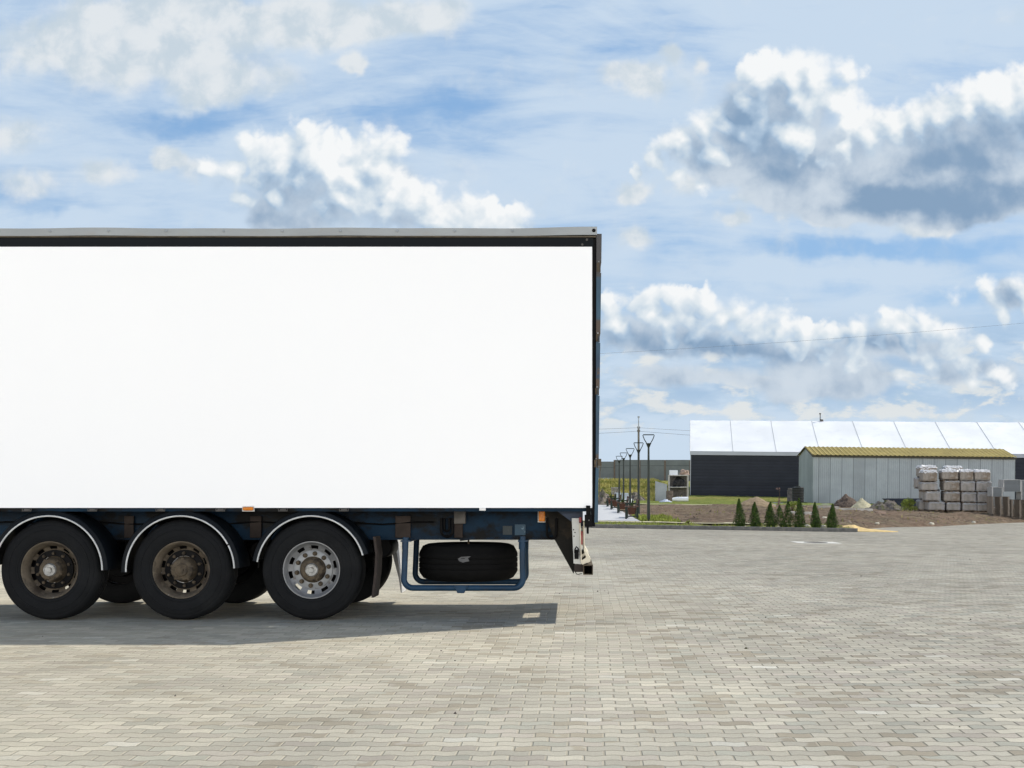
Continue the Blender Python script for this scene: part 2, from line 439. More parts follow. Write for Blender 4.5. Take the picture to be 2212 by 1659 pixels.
def mat_ground():
    """soil near the yard, grass on the bank, by position on the ground itself"""
    m, k, bs = new_mat("soil_and_grass")
    co = k.node('ShaderNodeTexCoord').outputs['Object']
    x, y, z = k.sep(co)
    n1 = k.noise(co, .35, 6, .6)
    n2 = k.noise(co, 2.2, 6, .65)
    n3 = k.noise(k.v('MULTIPLY', co, (.5, 1.2, 1)), 1.1, 6, .6)
    soil = k.mix(k.ss(n2, .3, .7), c4((.105, .075, .05)), c4((.285, .21, .14)))
    soil = k.mix(k.ss(n1, .45, .65, 0, .6), soil, c4((.25, .165, .115)))
    n4 = k.noise(k.v('MULTIPLY', co, (.35, 1.0, 1)), .8, 7, .68)
    soil = k.mix(k.ss(n4, .44, .36, 0, .75), soil, c4((.075, .055, .042)))
    soil = k.mix(k.ss(n4, .60, .68, 0, .7), soil, c4((.34, .27, .19)))
    soil = k.mix(k.ss(n3, .56, .70, 0, .75), soil, c4((.26, .24, .13)))
    soil = k.mix(k.ss(k.noise(co, 5, 3, .5), .69, .73), soil, c4((.42, .38, .32)))
    g = k.mix(k.ss(n2, .3, .7), c4((.13, .17, .03)), c4((.26, .29, .06)))
    gd = k.mix(k.ss(n2, .3, .7), c4((.22, .21, .05)), c4((.40, .34, .11)))
    gdry = k.mix(k.ss(n1, .42, .58), g, gd)
    gfar = k.mix(k.ss(y, 118, 136), g, gdry)
    nn = k.m('MULTIPLY', k.m('SUBTRACT', n1, .5), 14)
    edge = k.m('ADD', y, nn)
    gm = k.ss(edge, 101, 103)
    gm = k.m('MULTIPLY', gm, k.ss(k.m('ADD', x, nn), 31, 27))
    strip = k.m('MULTIPLY', k.ss(k.m('ADD', y, k.m('MULTIPLY', nn, .08)), 52.6, 52.0), k.ss(x, 11.5, 10.5))
    strip = k.m('MULTIPLY', strip, k.ss(n2, .35, .6, .25, 1))
    patch = k.m('MULTIPLY', k.ss(x, 4.4, 3.9), k.ss(y, 66, 58))
    patch = k.m('MULTIPLY', patch, k.ss(n2, .38, .55))
    gm = k.m('MAXIMUM', gm, k.m('MAXIMUM', strip, patch))
    col = k.mix(gm, soil, gfar)
    k.l.new(col, bs.inputs['Base Color'])
    bs.inputs['Roughness'].default_value = .95
    bs.inputs['Specular IOR Level'].default_value = .15
    h = k.m('ADD', k.noise(co, 6, 6, .7), k.m('MULTIPLY', n2, 1.5))
    bp = k.node('ShaderNodeBump')
    bp.inputs['Distance'].default_value = .22
    k.l.new(h, bp.inputs['Height'])
    k.l.new(bp.outputs[0], bs.inputs['Normal'])
    return m


def mat_ribbed(name, col, axis, pitch, depth, rough=.5, var=.08, joint=None, metal=0.0, second=None):
    m, k, bs = new_mat(name)
    co = k.node('ShaderNodeTexCoord').outputs['Object']
    ax = k.sep(co)[axis]
    s = k.m('FRACT', k.m('DIVIDE', ax, pitch))
    rib = k.ss(k.m('ABSOLUTE', k.m('SUBTRACT', s, .5)), .22, .32)
    n = k.noise(co, .6, 5, .6)
    c = k.mix(k.ss(n, .3, .7), c4([v * (1 - var) for v in col]), c4([v * (1 + var) for v in col]))
    if second:
        n2 = k.noise(co, 1.3, 6, .65)
        c = k.mix(k.ss(n2, .52, .68, 0, .6), c, c4(second))
    if joint:
        jp, jw, jc = joint
        js = k.m('FRACT', k.m('DIVIDE', ax, jp))
        jm = k.ss(k.m('ABSOLUTE', k.m('SUBTRACT', js, .5)), jw / jp, jw / jp * .6)
        c = k.mix(jm, c, c4(jc))
        w = k.node('ShaderNodeTexWhiteNoise', noise_dimensions='1D')
        k.l.new(k.m('FLOOR', k.m('ADD', k.m('DIVIDE', ax, jp), .5)), w.inputs['W'])
        c = k.v('SCALE', c, scale=k.m('MULTIPLY_ADD', w.outputs[0], .16, .92))
    k.l.new(c, bs.inputs['Base Color'])
    bs.inputs['Roughness'].default_value = rough
    bs.inputs['Specular IOR Level'].default_value = .1
    bs.inputs['Metallic'].default_value = metal
    bp = k.node('ShaderNodeBump')
    bp.inputs['Distance'].default_value = depth
    k.l.new(rib, bp.inputs['Height'])
    k.l.new(bp.outputs[0], bs.inputs['Normal'])
    return m


def mat_door():
    m, k, bs = new_mat("faded_blue_door_paint")
    co = k.node('ShaderNodeTexCoord').outputs['Object']
    x, y, z = k.sep(co)
    n = k.noise(co, 5, 6, .65)
    c = k.mix(k.ss(k.noise(k.v('MULTIPLY', co, (1, 1, .6)), 3, 4, .6), .35, .65), c4((.010, .040, .078)), c4((.022, .078, .125)))
    r = None
    for zc, half in ((3.85, .36), (2.98, .10), (2.42, .06), (1.66, .05)):
        b = k.ss(k.m('ABSOLUTE', k.m('SUBTRACT', z, zc)), half, half - .03)
        r = b if r is None else k.m('MAXIMUM', r, b)
    spots = k.ss(n, .66, .72)
    r = k.m('MAXIMUM', r, spots)
    rust = k.mix(n, c4((.035, .028, .024)), c4((.10, .06, .035)))
    rust = k.mix(k.ss(z, 3.4, 3.55), rust, c4((.045, .042, .042)))
    c = k.mix(r, c, rust)
    k.l.new(c, bs.inputs['Base Color'])
    bs.inputs['Roughness'].default_value = .5
    return m


M = {}
M['pavers'] = mat_pavers("concrete_pavers")
M['path'] = pmat("pale_path_tiles", (.50, .50, .50), .8, var=.1, scale=3)
M['ground'] = mat_ground()
M['kerb'] = pmat("kerb_concrete", (.115, .115, .11), .85, var=.25, scale=4, bump=.004, bscale=30, second=(.19, .18, .16), sscale=5, sthr=(.5, .7))
M['curtain'] = pmat("white_tarpaulin", (.965, .965, .965), .45, var=.005, scale=1.0, spec=.35)
M['alu'] = pmat("dull_aluminium_rail", (.33, .35, .355), .55, 0.0, var=.10, scale=3, second=(.33, .33, .31), sscale=5, sthr=(.55, .75), stretch=(.4, 1, 1))
M['brown_seam'] = pmat("brown_seam", (.11, .09, .065), .8, var=.3, scale=10)
M['black_rail'] = pmat("black_rail", (.0085, .0105, .0125), .6, var=.15, scale=4, spec=.09)
M['black'] = pmat("black_paint", (.004, .004, .0045), .55, var=.3, scale=6, spec=.09)
M['rubber'] = pmat("tyre_rubber", (.0105, .0112, .0122), .75, var=.18, scale=5, bump=.0015, bscale=40, second=(.016, .0165, .017), sscale=3, sthr=(.5, .75), spec=.09)
M['tread'] = pmat("tread_rubber", (.006, .006, .006), .85, var=.2, scale=8, bump=.006, bscale=25, spec=.09)
M['guard'] = pmat("mudguard_plastic", (.0055, .0075, .010), .5, var=.2, scale=4, spec=.09)
M['trim'] = pmat("grey_edge_trim", (.55, .56, .55), .5, var=.15, scale=9)
M['silver'] = pmat("silver_wheel_paint", (.22, .225, .23), .42, .35, var=.12, scale=8, second=(.10, .085, .07), sscale=7, sthr=(.58, .72))
M['rustrim'] = pmat("rusty_wheel_paint", (.115, .094, .068), .7, .1, var=.3, scale=9, second=(.05, .038, .027), sscale=6, sthr=(.45, .65), third=((.28, .275, .26), 11, .66, .70))
M['rusthub'] = pmat("rusty_hub", (.085, .066, .044), .75, .1, var=.35, scale=14, second=(.025, .02, .015), sscale=9, sthr=(.5, .65))
M['flake'] = pmat("flaking_hub_paint", (.07, .058, .042), .7, .1, var=.3, scale=14, second=(.62, .61, .60), sscale=15, sthr=(.50, .54))
M['flakeb'] = pmat("flaking_flange_paint", (.055, .045, .033), .7, .1, var=.3, scale=14, second=(.62, .62, .62), sscale=11, sthr=(.44, .48))
M['silverf'] = pmat("pale_flange_paint", (.30, .31, .315), .45, .2, var=.08, scale=10, second=(.16, .14, .12), sscale=12, sthr=(.62, .72))
M['bright'] = pmat("worn_steel_cap", (.30, .30, .29), .4, .5, var=.3, scale=25, second=(.10, .09, .07), sscale=18, sthr=(.5, .65))
M['blue'] = pmat("dirty_dark_blue_paint", (.0045, .020, .042), .45, var=.3, scale=2.5, second=(.006, .0065, .007), sscale=1.8, sthr=(.46, .60), stretch=(1, 1, 1.6), spec=.09)
M['bluetube'] = pmat("blue_tube_paint", (.009, .036, .074), .5, var=.25, scale=5, second=(.03, .035, .045), sscale=6, sthr=(.58, .70))
M['door'] = mat_door()
M['orange'] = pmat("orange_lens", (.62, .19, .01), .25, var=.06, scale=30)
M['red'] = pmat("red_lens", (.24, .022, .025), .25, var=.1, scale=30)
M['cream'] = pmat("cream_light_board", (.66, .60, .46), .5, var=.1, scale=8, second=(.40, .30, .15), sscale=6, sthr=(.60, .72))
M['platew'] = pmat("grey_white_plate", (.52, .52, .49), .5, var=.1, scale=8, second=(.28, .26, .22), sscale=7, sthr=(.6, .72))
M['rustbar'] = pmat("rusty_bar", (.10, .075, .045), .7, var=.35, scale=8, second=(.035, .03, .025), sscale=6, sthr=(.5, .65))
M['flapw'] = pmat("pale_mud_flap", (.50, .50, .50), .6, var=.15, scale=6)
M['flapd'] = pmat("dark_mud_flap", (.045, .036, .032), .7, var=.2, scale=8, spec=.09)
M['sticker'] = pmat("white_sticker", (.75, .75, .73), .5, var=.08, scale=60)
M['lampmetal'] = pmat("dark_lamp_metal", (.018, .026, .022), .45, var=.2, scale=4)
M['benchmetal'] = pmat("dark_bench_iron", (.012, .022, .016), .5, var=.2, scale=6)
M['benchwood'] = pmat("stained_bench_wood", (.075, .030, .017), .6, var=.25, scale=9)
M['tentroof'] = pmat("white_tent_membrane", (.72, .735, .745), .5, var=.05, scale=.25, second=(.64, .66, .675), sscale=.5, sthr=(.52, .75))
M['tentwall'] = mat_ribbed("dark_ribbed_cladding", (.027, .031, .041), 2, .33, .012, .5, joint=(.33, .02, (.021, .024, .033)))
M['tentband'] = pmat("pale_valance", (.36, .39, .43), .6, var=.06, scale=.5)
M['tentseam'] = pmat("grey_roof_seam", (.52, .53, .54), .6, var=.05, scale=1)
M['shedwall'] = mat_ribbed("grey_sheet_cladding", (.30, .335, .35), 0, .18, .02, .5, joint=(1.05, .035, (.17, .19, .20)))
M['shedwall_y'] = mat_ribbed("grey_sheet_cladding_gable", (.27, .31, .315), 1, .18, .02, .5, joint=(1.8, .03, (.16, .18, .19)))
M['shedroof'] = mat_ribbed("mustard_corrugated_roof", (.335, .265, .085), 0, .42, .09, .6, var=.15, second=(.25, .20, .07))
M['shedtrim'] = pmat("dark_eave_trim", (.045, .04, .025), .6)
M['fencepanel'] = pmat("weathered_fence_panel", (.145, .165, .165), .85, var=.12, scale=.8)
M['fencepost'] = pmat("brown_fence_post", (.13, .105, .085), .85, var=.2, scale=3)
M['fencegap'] = pmat("fence_joint", (.07, .08, .082), .9)
M['brick'] = pmat("dusty_block_pack", (.265, .245, .22), .85, var=.2, scale=3, bump=.02, bscale=9, second=(.33, .32, .32), sscale=2.5, sthr=(.48, .65))
M['brickb'] = pmat("brownish_block_pack", (.26, .235, .205), .85, var=.25, scale=3, bump=.02, bscale=9, second=(.19, .15, .11), sscale=2, sthr=(.5, .65))
M['wrap'] = pmat("crumpled_plastic_wrap", (.62, .62, .62), .3, var=.2, scale=5, bump=.03, bscale=7)
M['wrapside'] = pmat("dusty_plastic_wrap", (.34, .345, .34), .35, var=.25, scale=4, bump=.02, bscale=8)
M['pallet'] = pmat("weathered_pallet_wood", (.115, .085, .06), .85, var=.35, scale=3, stretch=(.4, 3, 3))
M['palletgrey'] = pmat("grey_pallet_wood", (.15, .125, .10), .85, var=.3, scale=3)
M['benchpost'] = pmat("pale_bearer_wood", (.26, .225, .19), .85, var=.25, scale=3)
M['board'] = pmat("grey_board_pack", (.15, .165, .175), .8, var=.12, scale=1, stretch=(.3, 1, 14))
M['soil'] = pmat("dark_soil_heap", (.115, .085, .066), .95, var=.4, scale=5, bump=.08, bscale=6)
M['loam'] = pmat("light_loam_heap", (.26, .195, .12), .95, var=.25, scale=4, bump=.06, bscale=6)
M['sand'] = pmat("pale_sand", (.46, .42, .28), .95, var=.2, scale=4, bump=.03, bscale=8)
M['ysand'] = pmat("yellow_sand", (.60, .44, .20), .95, var=.12, scale=4, bump=.01, bscale=14)
M['clod'] = pmat("clods", (.19, .14, .10), .95, var=.5, scale=.9, second=(.38, .33, .27), sscale=.8, sthr=(.56, .64), third=((.09, .065, .05), 1.1, .5, .6))
M['rubble'] = pmat("mixed_rubble", (.17, .145, .125), .95, var=.45, scale=4, bump=.10, bscale=5, second=(.10, .10, .05), sscale=2.5, sthr=(.5, .6))
M['stone'] = pmat("pale_stone", (.56, .52, .42), .9, var=.15, scale=9, bump=.01, bscale=20)
M['thuja'] = pmat("thuja_foliage", (.030, .058, .009), .7, var=.45, scale=7, second=(.06, .10, .014), sscale=5, sthr=(.50, .64), spec=.2, third=((.115, .115, .03), 9, .66, .74))
M['bark'] = pmat("bark", (.08, .055, .035), .9, var=.3, scale=20)
M['grassblade'] = pmat("grass_blades", (.26, .30, .06), .8, var=.45, scale=3, spec=.2)
M['drygrass'] = pmat("dry_grass_blades", (.40, .36, .12), .85, var=.35, scale=.5, second=(.22, .24, .06), sscale=.12, sthr=(.45, .6), spec=.15)
M['bush'] = pmat("yellow_green_leaves", (.20, .25, .05), .8, var=.4, scale=4, spec=.2)
M['dryleaf'] = pmat("dried_leaves", (.20, .13, .11), .85, var=.3, scale=6)
M['blacktank'] = pmat("black_plastic", (.010, .011, .011), .5, var=.3, scale=3)
M['greyjunk'] = pmat("grey_junk", (.09, .085, .08), .8, var=.4, scale=4)
M['skip'] = pmat("dark_blue_steel", (.013, .02, .036), .5, var=.25, scale=3)
M['rack'] = pmat("pale_rack_steel", (.42, .41, .38), .6, var=.2, scale=5)
M['whitebox'] = pmat("white_plastic_box", (.72, .75, .78), .5, var=.05, scale=2)
M['sheet'] = pmat("grey_sheet_metal", (.30, .325, .345), .5, var=.1, scale=1)
M['bag'] = pmat("black_bag", (.012, .012, .012), .5, var=.3, scale=3, bump=.05, bscale=4)
M['pinkpile'] = pmat("pinkish_rubble", (.34, .25, .20), .9, var=.35, scale=3, bump=.08, bscale=5)
M['barrel'] = pmat("rusty_brown_barrel", (.13, .105, .09), .8, var=.3, scale=4)
M['bluewhite'] = pmat("bluish_white_panel", (.42, .47, .56), .5, var=.12, scale=2)
M['manrim'] = pmat("pale_concrete_slab", (.60, .58, .53), .85, var=.1, scale=6)
M['manlid'] = pmat("cast_iron_lid", (.03, .028, .026), .9, var=.3, scale=20, spec=.03)
M['concrete'] = pmat("pale_concrete", (.42, .40, .36), .9, var=.2, scale=3)
M['apron'] = pmat("grey_concrete_apron", (.26, .275, .285), .9, var=.12, scale=.8)
M['pole'] = pmat("grey_pole", (.17, .155, .13), .85, var=.2, scale=3)
M['wire'] = pmat("wire", (.17, .19, .21), .6)


# ------------------------------------------------------------------ mesh builder
class MB:
    def __init__(s):
        s.v = []
        s.f = []

    def box(s, x0, x1, y0, y1, z0, z1):
        b = len(s.v)
        s.v += [(x0, y0, z0), (x1, y0, z0), (x1, y1, z0), (x0, y1, z0), (x0, y0, z1), (x1, y0, z1), (x1, y1, z1), (x0, y1, z1)]
        s.f += [(b, b + 3, b + 2, b + 1), (b + 4, b + 5, b + 6, b + 7), (b, b + 1, b + 5, b + 4), (b + 1, b + 2, b + 6, b + 5), (b + 2, b + 3, b + 7, b + 6), (b + 3, b, b + 4, b + 7)]
        return s

    def prism_y(s, poly, y0, y1):
        """polygon in x,z (counter clockwise seen from -y) pushed along y"""
        b = len(s.v)
        n = len(poly)
        s.v += [(p[0], y0, p[1]) for p in poly] + [(p[0], y1, p[1]) for p in poly]
        s.f.append(tuple(b + i for i in range(n)))
        s.f.append(tuple(b + n + n - 1 - i for i in range(n)))
        for i in range(n):
            j = (i + 1) % n
            s.f.append((b + j, b + i, b + n + i, b + n + j))
        return s

    def prism_z(s, poly, z0, z1):
        b = len(s.v)
        n = len(poly)
        s.v += [(p[0], p[1], z0) for p in poly] + [(p[0], p[1], z1) for p in poly]
        s.f.append(tuple(b + n - 1 - i for i in range(n)))
        s.f.append(tuple(b + n + i for i in range(n)))
        for i in range(n):
            j = (i + 1) % n
            s.f.append((b + i, b + j, b + n + j, b + n + i))
        return s

    def tube(s, pts, r, n=8, closed=False):
        P = [Vector(p) for p in pts]
        rs = r if isinstance(r, (list, tuple)) else [r] * len(P)
        rings = []
        up = None
        N = len(P)
        for i, p in enumerate(P):
            if closed:
                t = (P[(i + 1) % N] - P[i - 1])
            else:
                t = (P[min(i + 1, N - 1)] - P[max(i - 1, 0)])
            t.normalize()
            if up is None:
                up = Vector((0, 0, 1)) if abs(t.z) < .9 else Vector((0, 1, 0))
            a = t.cross(up)
            if a.length < 1e-5:
                a = t.cross(Vector((1, 0, 0)))
            a.normalize()
            up = a.cross(t).normalized()
            b0 = len(s.v)
            for q in range(n):
                an = 2 * math.pi * q / n
                s.v.append(tuple(p + a * (math.cos(an) * rs[i]) + up * (math.sin(an) * rs[i])))
            rings.append(b0)
        m = N if closed else N - 1
        for i in range(m):
            a, b = rings[i], rings[(i + 1) % N]
            for q in range(n):
                w = (q + 1) % n
                s.f.append((a + q, a + w, b + w, b + q))
        if not closed:
            s.f.append(tuple(rings[0] + n - 1 - q for q in range(n)))
            s.f.append(tuple(rings[-1] + q for q in range(n)))
        return s

    def lathe(s, prof, c, axis='y', n=48, skip=None, closed=False):
        """prof: (radius, along axis)"""
        rows = []
        for (r, h) in prof:
            b = len(s.v)
            rows.append(b)
            for q in range(n):
                a = 2 * math.pi * q / n
                u, w = r * math.cos(a), r * math.sin(a)
                if axis == 'y':
                    s.v.append((c[0] + u, c[1] + h, c[2] + w))
                elif axis == 'z':
                    s.v.append((c[0] + u, c[1] + w, c[2] + h))
                else:
                    s.v.append((c[0] + h, c[1] + u, c[2] + w))
        m = len(prof) if closed else len(prof) - 1
        for i in range(m):
            a, b = rows[i], rows[(i + 1) % len(prof)]
            for q in range(n):
                if skip and skip(i, q):
                    continue
                w = (q + 1) % n
                s.f.append((a + q, a + w, b + w, b + q))
        return s

    def build(s, name, mat, parent=None, smooth=False, bevel=0.0, recalc=True):
        me = bpy.data.meshes.new(name)
        me.from_pydata(s.v, [], s.f)
        if recalc:
            bm = bmesh.new()
            bm.from_mesh(me)
            bmesh.ops.recalc_face_normals(bm, faces=bm.faces)
            bm.to_mesh(me)
            bm.free()
        me.update()
        o = bpy.data.objects.new(name, me)
        COL.objects.link(o)
        if mat:
            me.materials.append(mat)
        if parent:
            o.parent = parent
        if smooth:
            for p in me.polygons:
                p.use_smooth = True
            try:
                me.set_sharp_from_angle(angle=R(38))
            except Exception:
                pass
        if bevel:
            b = o.modifiers.new("bevel", 'BEVEL')
            b.width = bevel
            b.segments = 2
            b.limit_method = 'ANGLE'
        return o


def tag(o, label, cat, group=None, kind=None):
    if label:
        o['label'] = label
    if cat:
        o['category'] = cat
    if group:
        o['group'] = group
    if kind:
        o['kind'] = kind
    return o


def empty(name, loc=(0, 0, 0), parent=None, rot=(0, 0, 0)):
    o = bpy.data.objects.new(name, None)
    COL.objects.link(o)
    o.location = loc
    o.rotation_euler = rot
    o.empty_display_size = .2
    if parent:
        o.parent = parent
    return o


KIDS = {}


def copy_tree(o, parent=None):
    c = o.copy()
    COL.objects.link(c)
    if parent is not None:
        c.parent = parent
    for ch in [q for q in COL.objects if q.parent == o]:
        copy_tree(ch, c)
    return c


def ss(a, b, x):
    t = max(0.0, min(1.0, (x - a) / (b - a)))
    return t * t * (3 - 2 * t)


# ------------------------------------------------------------------ ground heights
def yard_z(x, y):
    t = y - 12.9
    z = 0.0 if t < 0 else (-.02 * t * t / 1.2 if t < .6 else -.02 * (t - .3))
    return z - .016 * (x - 4.4) * ss(15, 40, y)


EDGE = [(-400, 49.2), (10.95, 49.2), (11.2, 50.2), (12.5, 54.5), (14.6, 59), (17.8, 62.4), (21.1, 68.7), (28, 80), (40, 96), (70, 120), (400, 300)]


def edge_y(x):
    for (a, ya), (b, yb) in zip(EDGE, EDGE[1:]):
        if a <= x <= b:
            return ya + (yb - ya) * (x - a) / (b - a)
    return 300


def bed_z(x, y):
    xx = max(-30, min(x, 45))
    z = -.60 - .01 * (min(y, 230) - 49.2) - .016 * (xx - 4.4)
    if x < 45:
        rise = 2.0 * ss(122, 188, y) * (1 - ss(20, 40, x) * (1 - ss(175, 210, y)))
        z += rise
    return z


def ground_z(x, y):
    e = edge_y(x)
    if y < e:
        return yard_z(x, y)
    if x < 10.95:
        return bed_z(x, y)
    w = ss(0, 6.0, y - e)
    return yard_z(x, y) * (1 - w) + bed_z(x, y) * w + .10 * ss(0, .8, y - e)


def soil_noise(x, y):
    if x < 3.3 or y < edge_y(x) + .5:
        a = 0.0 if y > 52.5 or x < 3.3 else .3
    else:
        a = 1.0
    if y > 101:
        a *= .5
    n = mnoise.fractal(Vector((x * .55, y * .3, 0)), 1.0, 2.0, 4)
    n2 = mnoise.fractal(Vector((x * 2.0, y * 1.1, 5)), 1.0, 2.0, 3)
    return a * (.13 * n + .075 * n2)


def X(dx, d):
    return (dx - 1230) * d / 2800


def Zd(dyy, d):
    return 1.535 - (dyy - 1015) * d / 2800


def sheet(name, mat, xs, ys, zf, kind='structure'):
    mb = MB()
    nx = len(xs)
    for y in ys:
        for x in xs:
            mb.v.append((x, y, zf(x, y)))
    for j in range(len(ys) - 1):
        for i in range(nx - 1):
            a = j * nx + i
            mb.f.append((a, a + 1, a + 1 + nx, a + nx))
    o = mb.build(name, mat, smooth=True, recalc=False)
    if kind:
        o['kind'] = kind
    return o


def span(a, b, n):
    return [a + (b - a) * i / n for i in range(n + 1)]


# yard of pavers (reaches far past the frame on every side)
sheet('paved_yard', M['pavers'], span(-90, -12, 10) + span(-11, 30, 82) + span(34, 140, 14), span(-40, 9, 10) + span(9.5, 16, 26) + span(17, 50, 33) + span(52, 130, 20), yard_z)

# soil and grass beyond the yard
xs = span(-300, -40, 8)[:-1] + span(-40, -3, 16)[:-1] + span(-3, 45, 170)[:-1] + span(45, 90, 12)[:-1] + span(90, 380, 8)
mb = MB()
srow = []
q = 0.0
step = .22
while q < 62:
    srow.append(q)
    q += step
    step *= 1.018
while q < 160:
    srow.append(q)
    q += 2.2
srow += [170, 190, 230, 400, 900]
for s_ in srow:
    for x in xs:
        e_ = edge_y(x)
        y = e_ + s_ * (1 + .0)
        z = ground_z(x, y + 1e-4) + soil_noise(x, y)
        if s_ == 0 and x >= 10.95:
            z = yard_z(x, y) - .05
        mb.v.append((x, y, z))
nx = len(xs)
for j in range(len(srow) - 1):
    for i in range(nx - 1):
        a = j * nx + i
        mb.f.append((a, a + 1, a + 1 + nx, a + nx))
g = mb.build('ground', M['ground'], smooth=True, recalc=False)
g['kind'] = 'structure'

# pale tiled path with lamps beside it, and the beige strip behind the kerb
sheet('path', M['path'], span(-28, 2.95, 20), span(54.0, 93, 60), lambda x, y: bed_z(x, y) + .03)
sheet('sandy_path', M['sand'], span(-28, 10.4, 40), span(52.6, 54.1, 6), lambda x, y: bed_z(x, y) + .022 + .01 * math.sin(x * 2.1))
sheet('far_path', M['sand'], span(3.4, 24, 30), span(98.5, 100.5, 6), lambda x, y: bed_z(x, y) + .06)
sheet('apron', M['apron'], span(18, 36.5, 30), span(102, 117.5, 20), lambda x, y: bed_z(x, y) + .09)

# kerb
kz = lambda x: yard_z(x, 49.0)
mb = MB()
kx = span(-45, 10.7, 56)
prof = [(49.0, -.05), (49.0, .128), (49.012, .14), (49.15, .14), (49.15, -.05)]
for x in kx + [10.85, 10.93]:
    sh = 0 if x < 10.8 else (.05 if x < 10.9 else .2)
    for (yy_, zz) in prof:
        yv = yy_ + (sh if yy_ < 49.1 and x > 10.8 else 0)
        yv = min(yv, 49.149)
        mb.v.append((x, yv, kz(x) + zz))
n_ = len(prof)
N_ = len(kx) + 2
for i in range(N_ - 1):
    for j in range(n_ - 1):
        a = i * n_ + j
        mb.f.append((a, a + 1, a + n_ + 1, a + n_))
mb.f.append(tuple(range((N_ - 1) * n_, N_ * n_)))
ko = mb.build('kerb', M['kerb'])
ko['kind'] = 'structure'


# ------------------------------------------------------------------ the trailer
YD = 13.15
TR = empty('semi_trailer', (0, YD, 0), rot=(-.02, 0, 0))
tag(TR, 'long white-sided curtain trailer on three axles, cut off by the left frame edge', 'trailer')


def tx(dx_, d=YD):
    return (dx_ - 1230) * d / 2800


def tz(dyy, d=YD):
    return 1.535 - (dyy - 1015) * d / 2800


XF = -13.3
# sides, roof, floor
MB().box(XF + .06, .232, 0.0, .012, 1.149, 3.812).build('side_curtain', M['curtain'], TR)
MB().box(XF + .06, .232, 2.488, 2.5, 1.149, 3.812).build('side_curtain', M['curtain'], TR)
MB().box(XF, .26, .03, 2.47, 3.985, 4.0).build('roof', M['tentroof'], TR)
MB().box(XF, .22, .05, 2.45, 1.112, 1.148).build('floor', M['blue'], TR)
MB().box(XF, XF + .055, .0, 2.5, .95, 3.98).build('front_wall', M['alu'], TR)
# wavy aluminium top rail, near side with its rivet heads
mb = MB()
npt = 90
for i in range(npt + 1):
    x = XF + (.282 - XF) * i / npt
    w = .004 * math.sin(x * 2.3) + .003 * math.sin(x * 5.1 + 1) + (.012 * ss(-1.2, .28, x))
    zt, zb = 3.998 + w, 3.921 + w * .6
    b_ = len(mb.v)
    mb.v += [(x, -.022, zb), (x, -.022, zt), (x, .10, zt + .004), (x, .10, zb)]
    if i:
        for q in range(4):
            r_ = (q + 1) % 4
            mb.f.append((b_ - 4 + q, b_ - 4 + r_, b_ + r_, b_ + q))
mb.f.append((0, 1, 2, 3))
mb.f.append((b_ + 3, b_ + 2, b_ + 1, b_))
rail = mb.build('top_rail', M['alu'], TR)
mb = MB()
x = tx(103)
for xr in [tx(v) for v in (-480, -360, -240, -130, -10, 103, 230, 355, 480, 607, 733, 856, 981, 1106)]:
    MB().lathe([(.0005, -.034), (.010, -.032), (.014, -.022)], (xr, 0, 3.968), 'y', 10).build('rivet', M['sheet'], rail, smooth=True)
MB().lathe([(.0005, -.0235), (.018, -.0235), (.020, -.022)], (tx(1283), 0, 3.975), 'y', 14).build('bolt_hole', M['black'], rail)
MB().box(XF, .272, -.012, .09, 3.908, 3.9205).build('rail_seam', M['brown_seam'], TR)
MB().box(XF, .245, .002, .11, 3.8125, 3.9075).build('curtain_track', M['black_rail'], TR)
MB().box(XF, .26, 2.40, 2.52, 3.813, 3.9845).build('far_rail', M['alu'], TR)
mb = MB()
for (a, c, h) in ((1258, 3.835, .012), (1268, 3.885, .012)):
    MB().lathe([(.001, -.006), (h, -.005), (h, .002)], (tx(a), 0, c), 'y', 10).build('track_stud', M['greyjunk'], TR)
# rear corner post
MB().prism_y([(.222, .96), (.262, .96), (.274, 3.9), (.222, 3.9)], .0135, .09).build('corner_post', M['black'], TR, bevel=.004)
MB().prism_y([(.236, .96), (.262, .96), (.272, 3.90), (.246, 3.90)], 2.41, 2.496).build('corner_post', M['black'], TR, bevel=.004)


# rear doors: thin leaning slabs with hinge notches in the edge
def lean(z):
    return (z - 1.0) / 2.95


NOTCH = [(3.545, 3.655), (2.83, 2.925), (2.29, 2.375), (1.55, 1.645)]


def door(y0, y1, near):
    zs = [1.0]
    for a, b_ in sorted(NOTCH):
        zs += [a, b_]
    zs.append(3.945)
    mb = MB()
    for i in range(len(zs) - 1):
        za, zb = zs[i] + (.001 if i % 2 == 1 else 0), zs[i + 1] - (.001 if i % 2 == 1 else 0)
        inset = .017 if i % 2 == 1 else 0.0
        xl = lambda z: .266 + .010 * lean(z) - (.012 if z < 1.5 else 0) * (1.5 - z) * 2
        xr = lambda z: .290 + .040 * lean(z)
        mb.prism_y([(xl(za), za), (xr(za) - inset, za), (xr(zb) - inset, zb), (xl(zb), zb)], y0, y1)
    d = mb.build('rear_door', M['door'], TR)
    if near:
        for a, b_ in NOTCH:
            zc = (a + b_) / 2
            xm = .290 + .040 * lean(zc)
            h = MB().box(xm - .045, xm - .022, y0 - .006, y0 + .03, a + .012, b_ - .008)
            h.lathe([(.008, 0), (.008, b_ - a - .01)], (xm - .014, y0 + .01, a + .005), 'z', 8)
            h.build('hinge', M['rusthub'], d)
            MB().lathe([(.0005, -.012), (.007, -.010), (.009, 0)], (xm - .026, y0, b_ + .004), 'y', 8).build('hinge_pin', M['bright'], d)
    return d


door(-.003, 1.246, True)
door(1.252, 2.5, False)
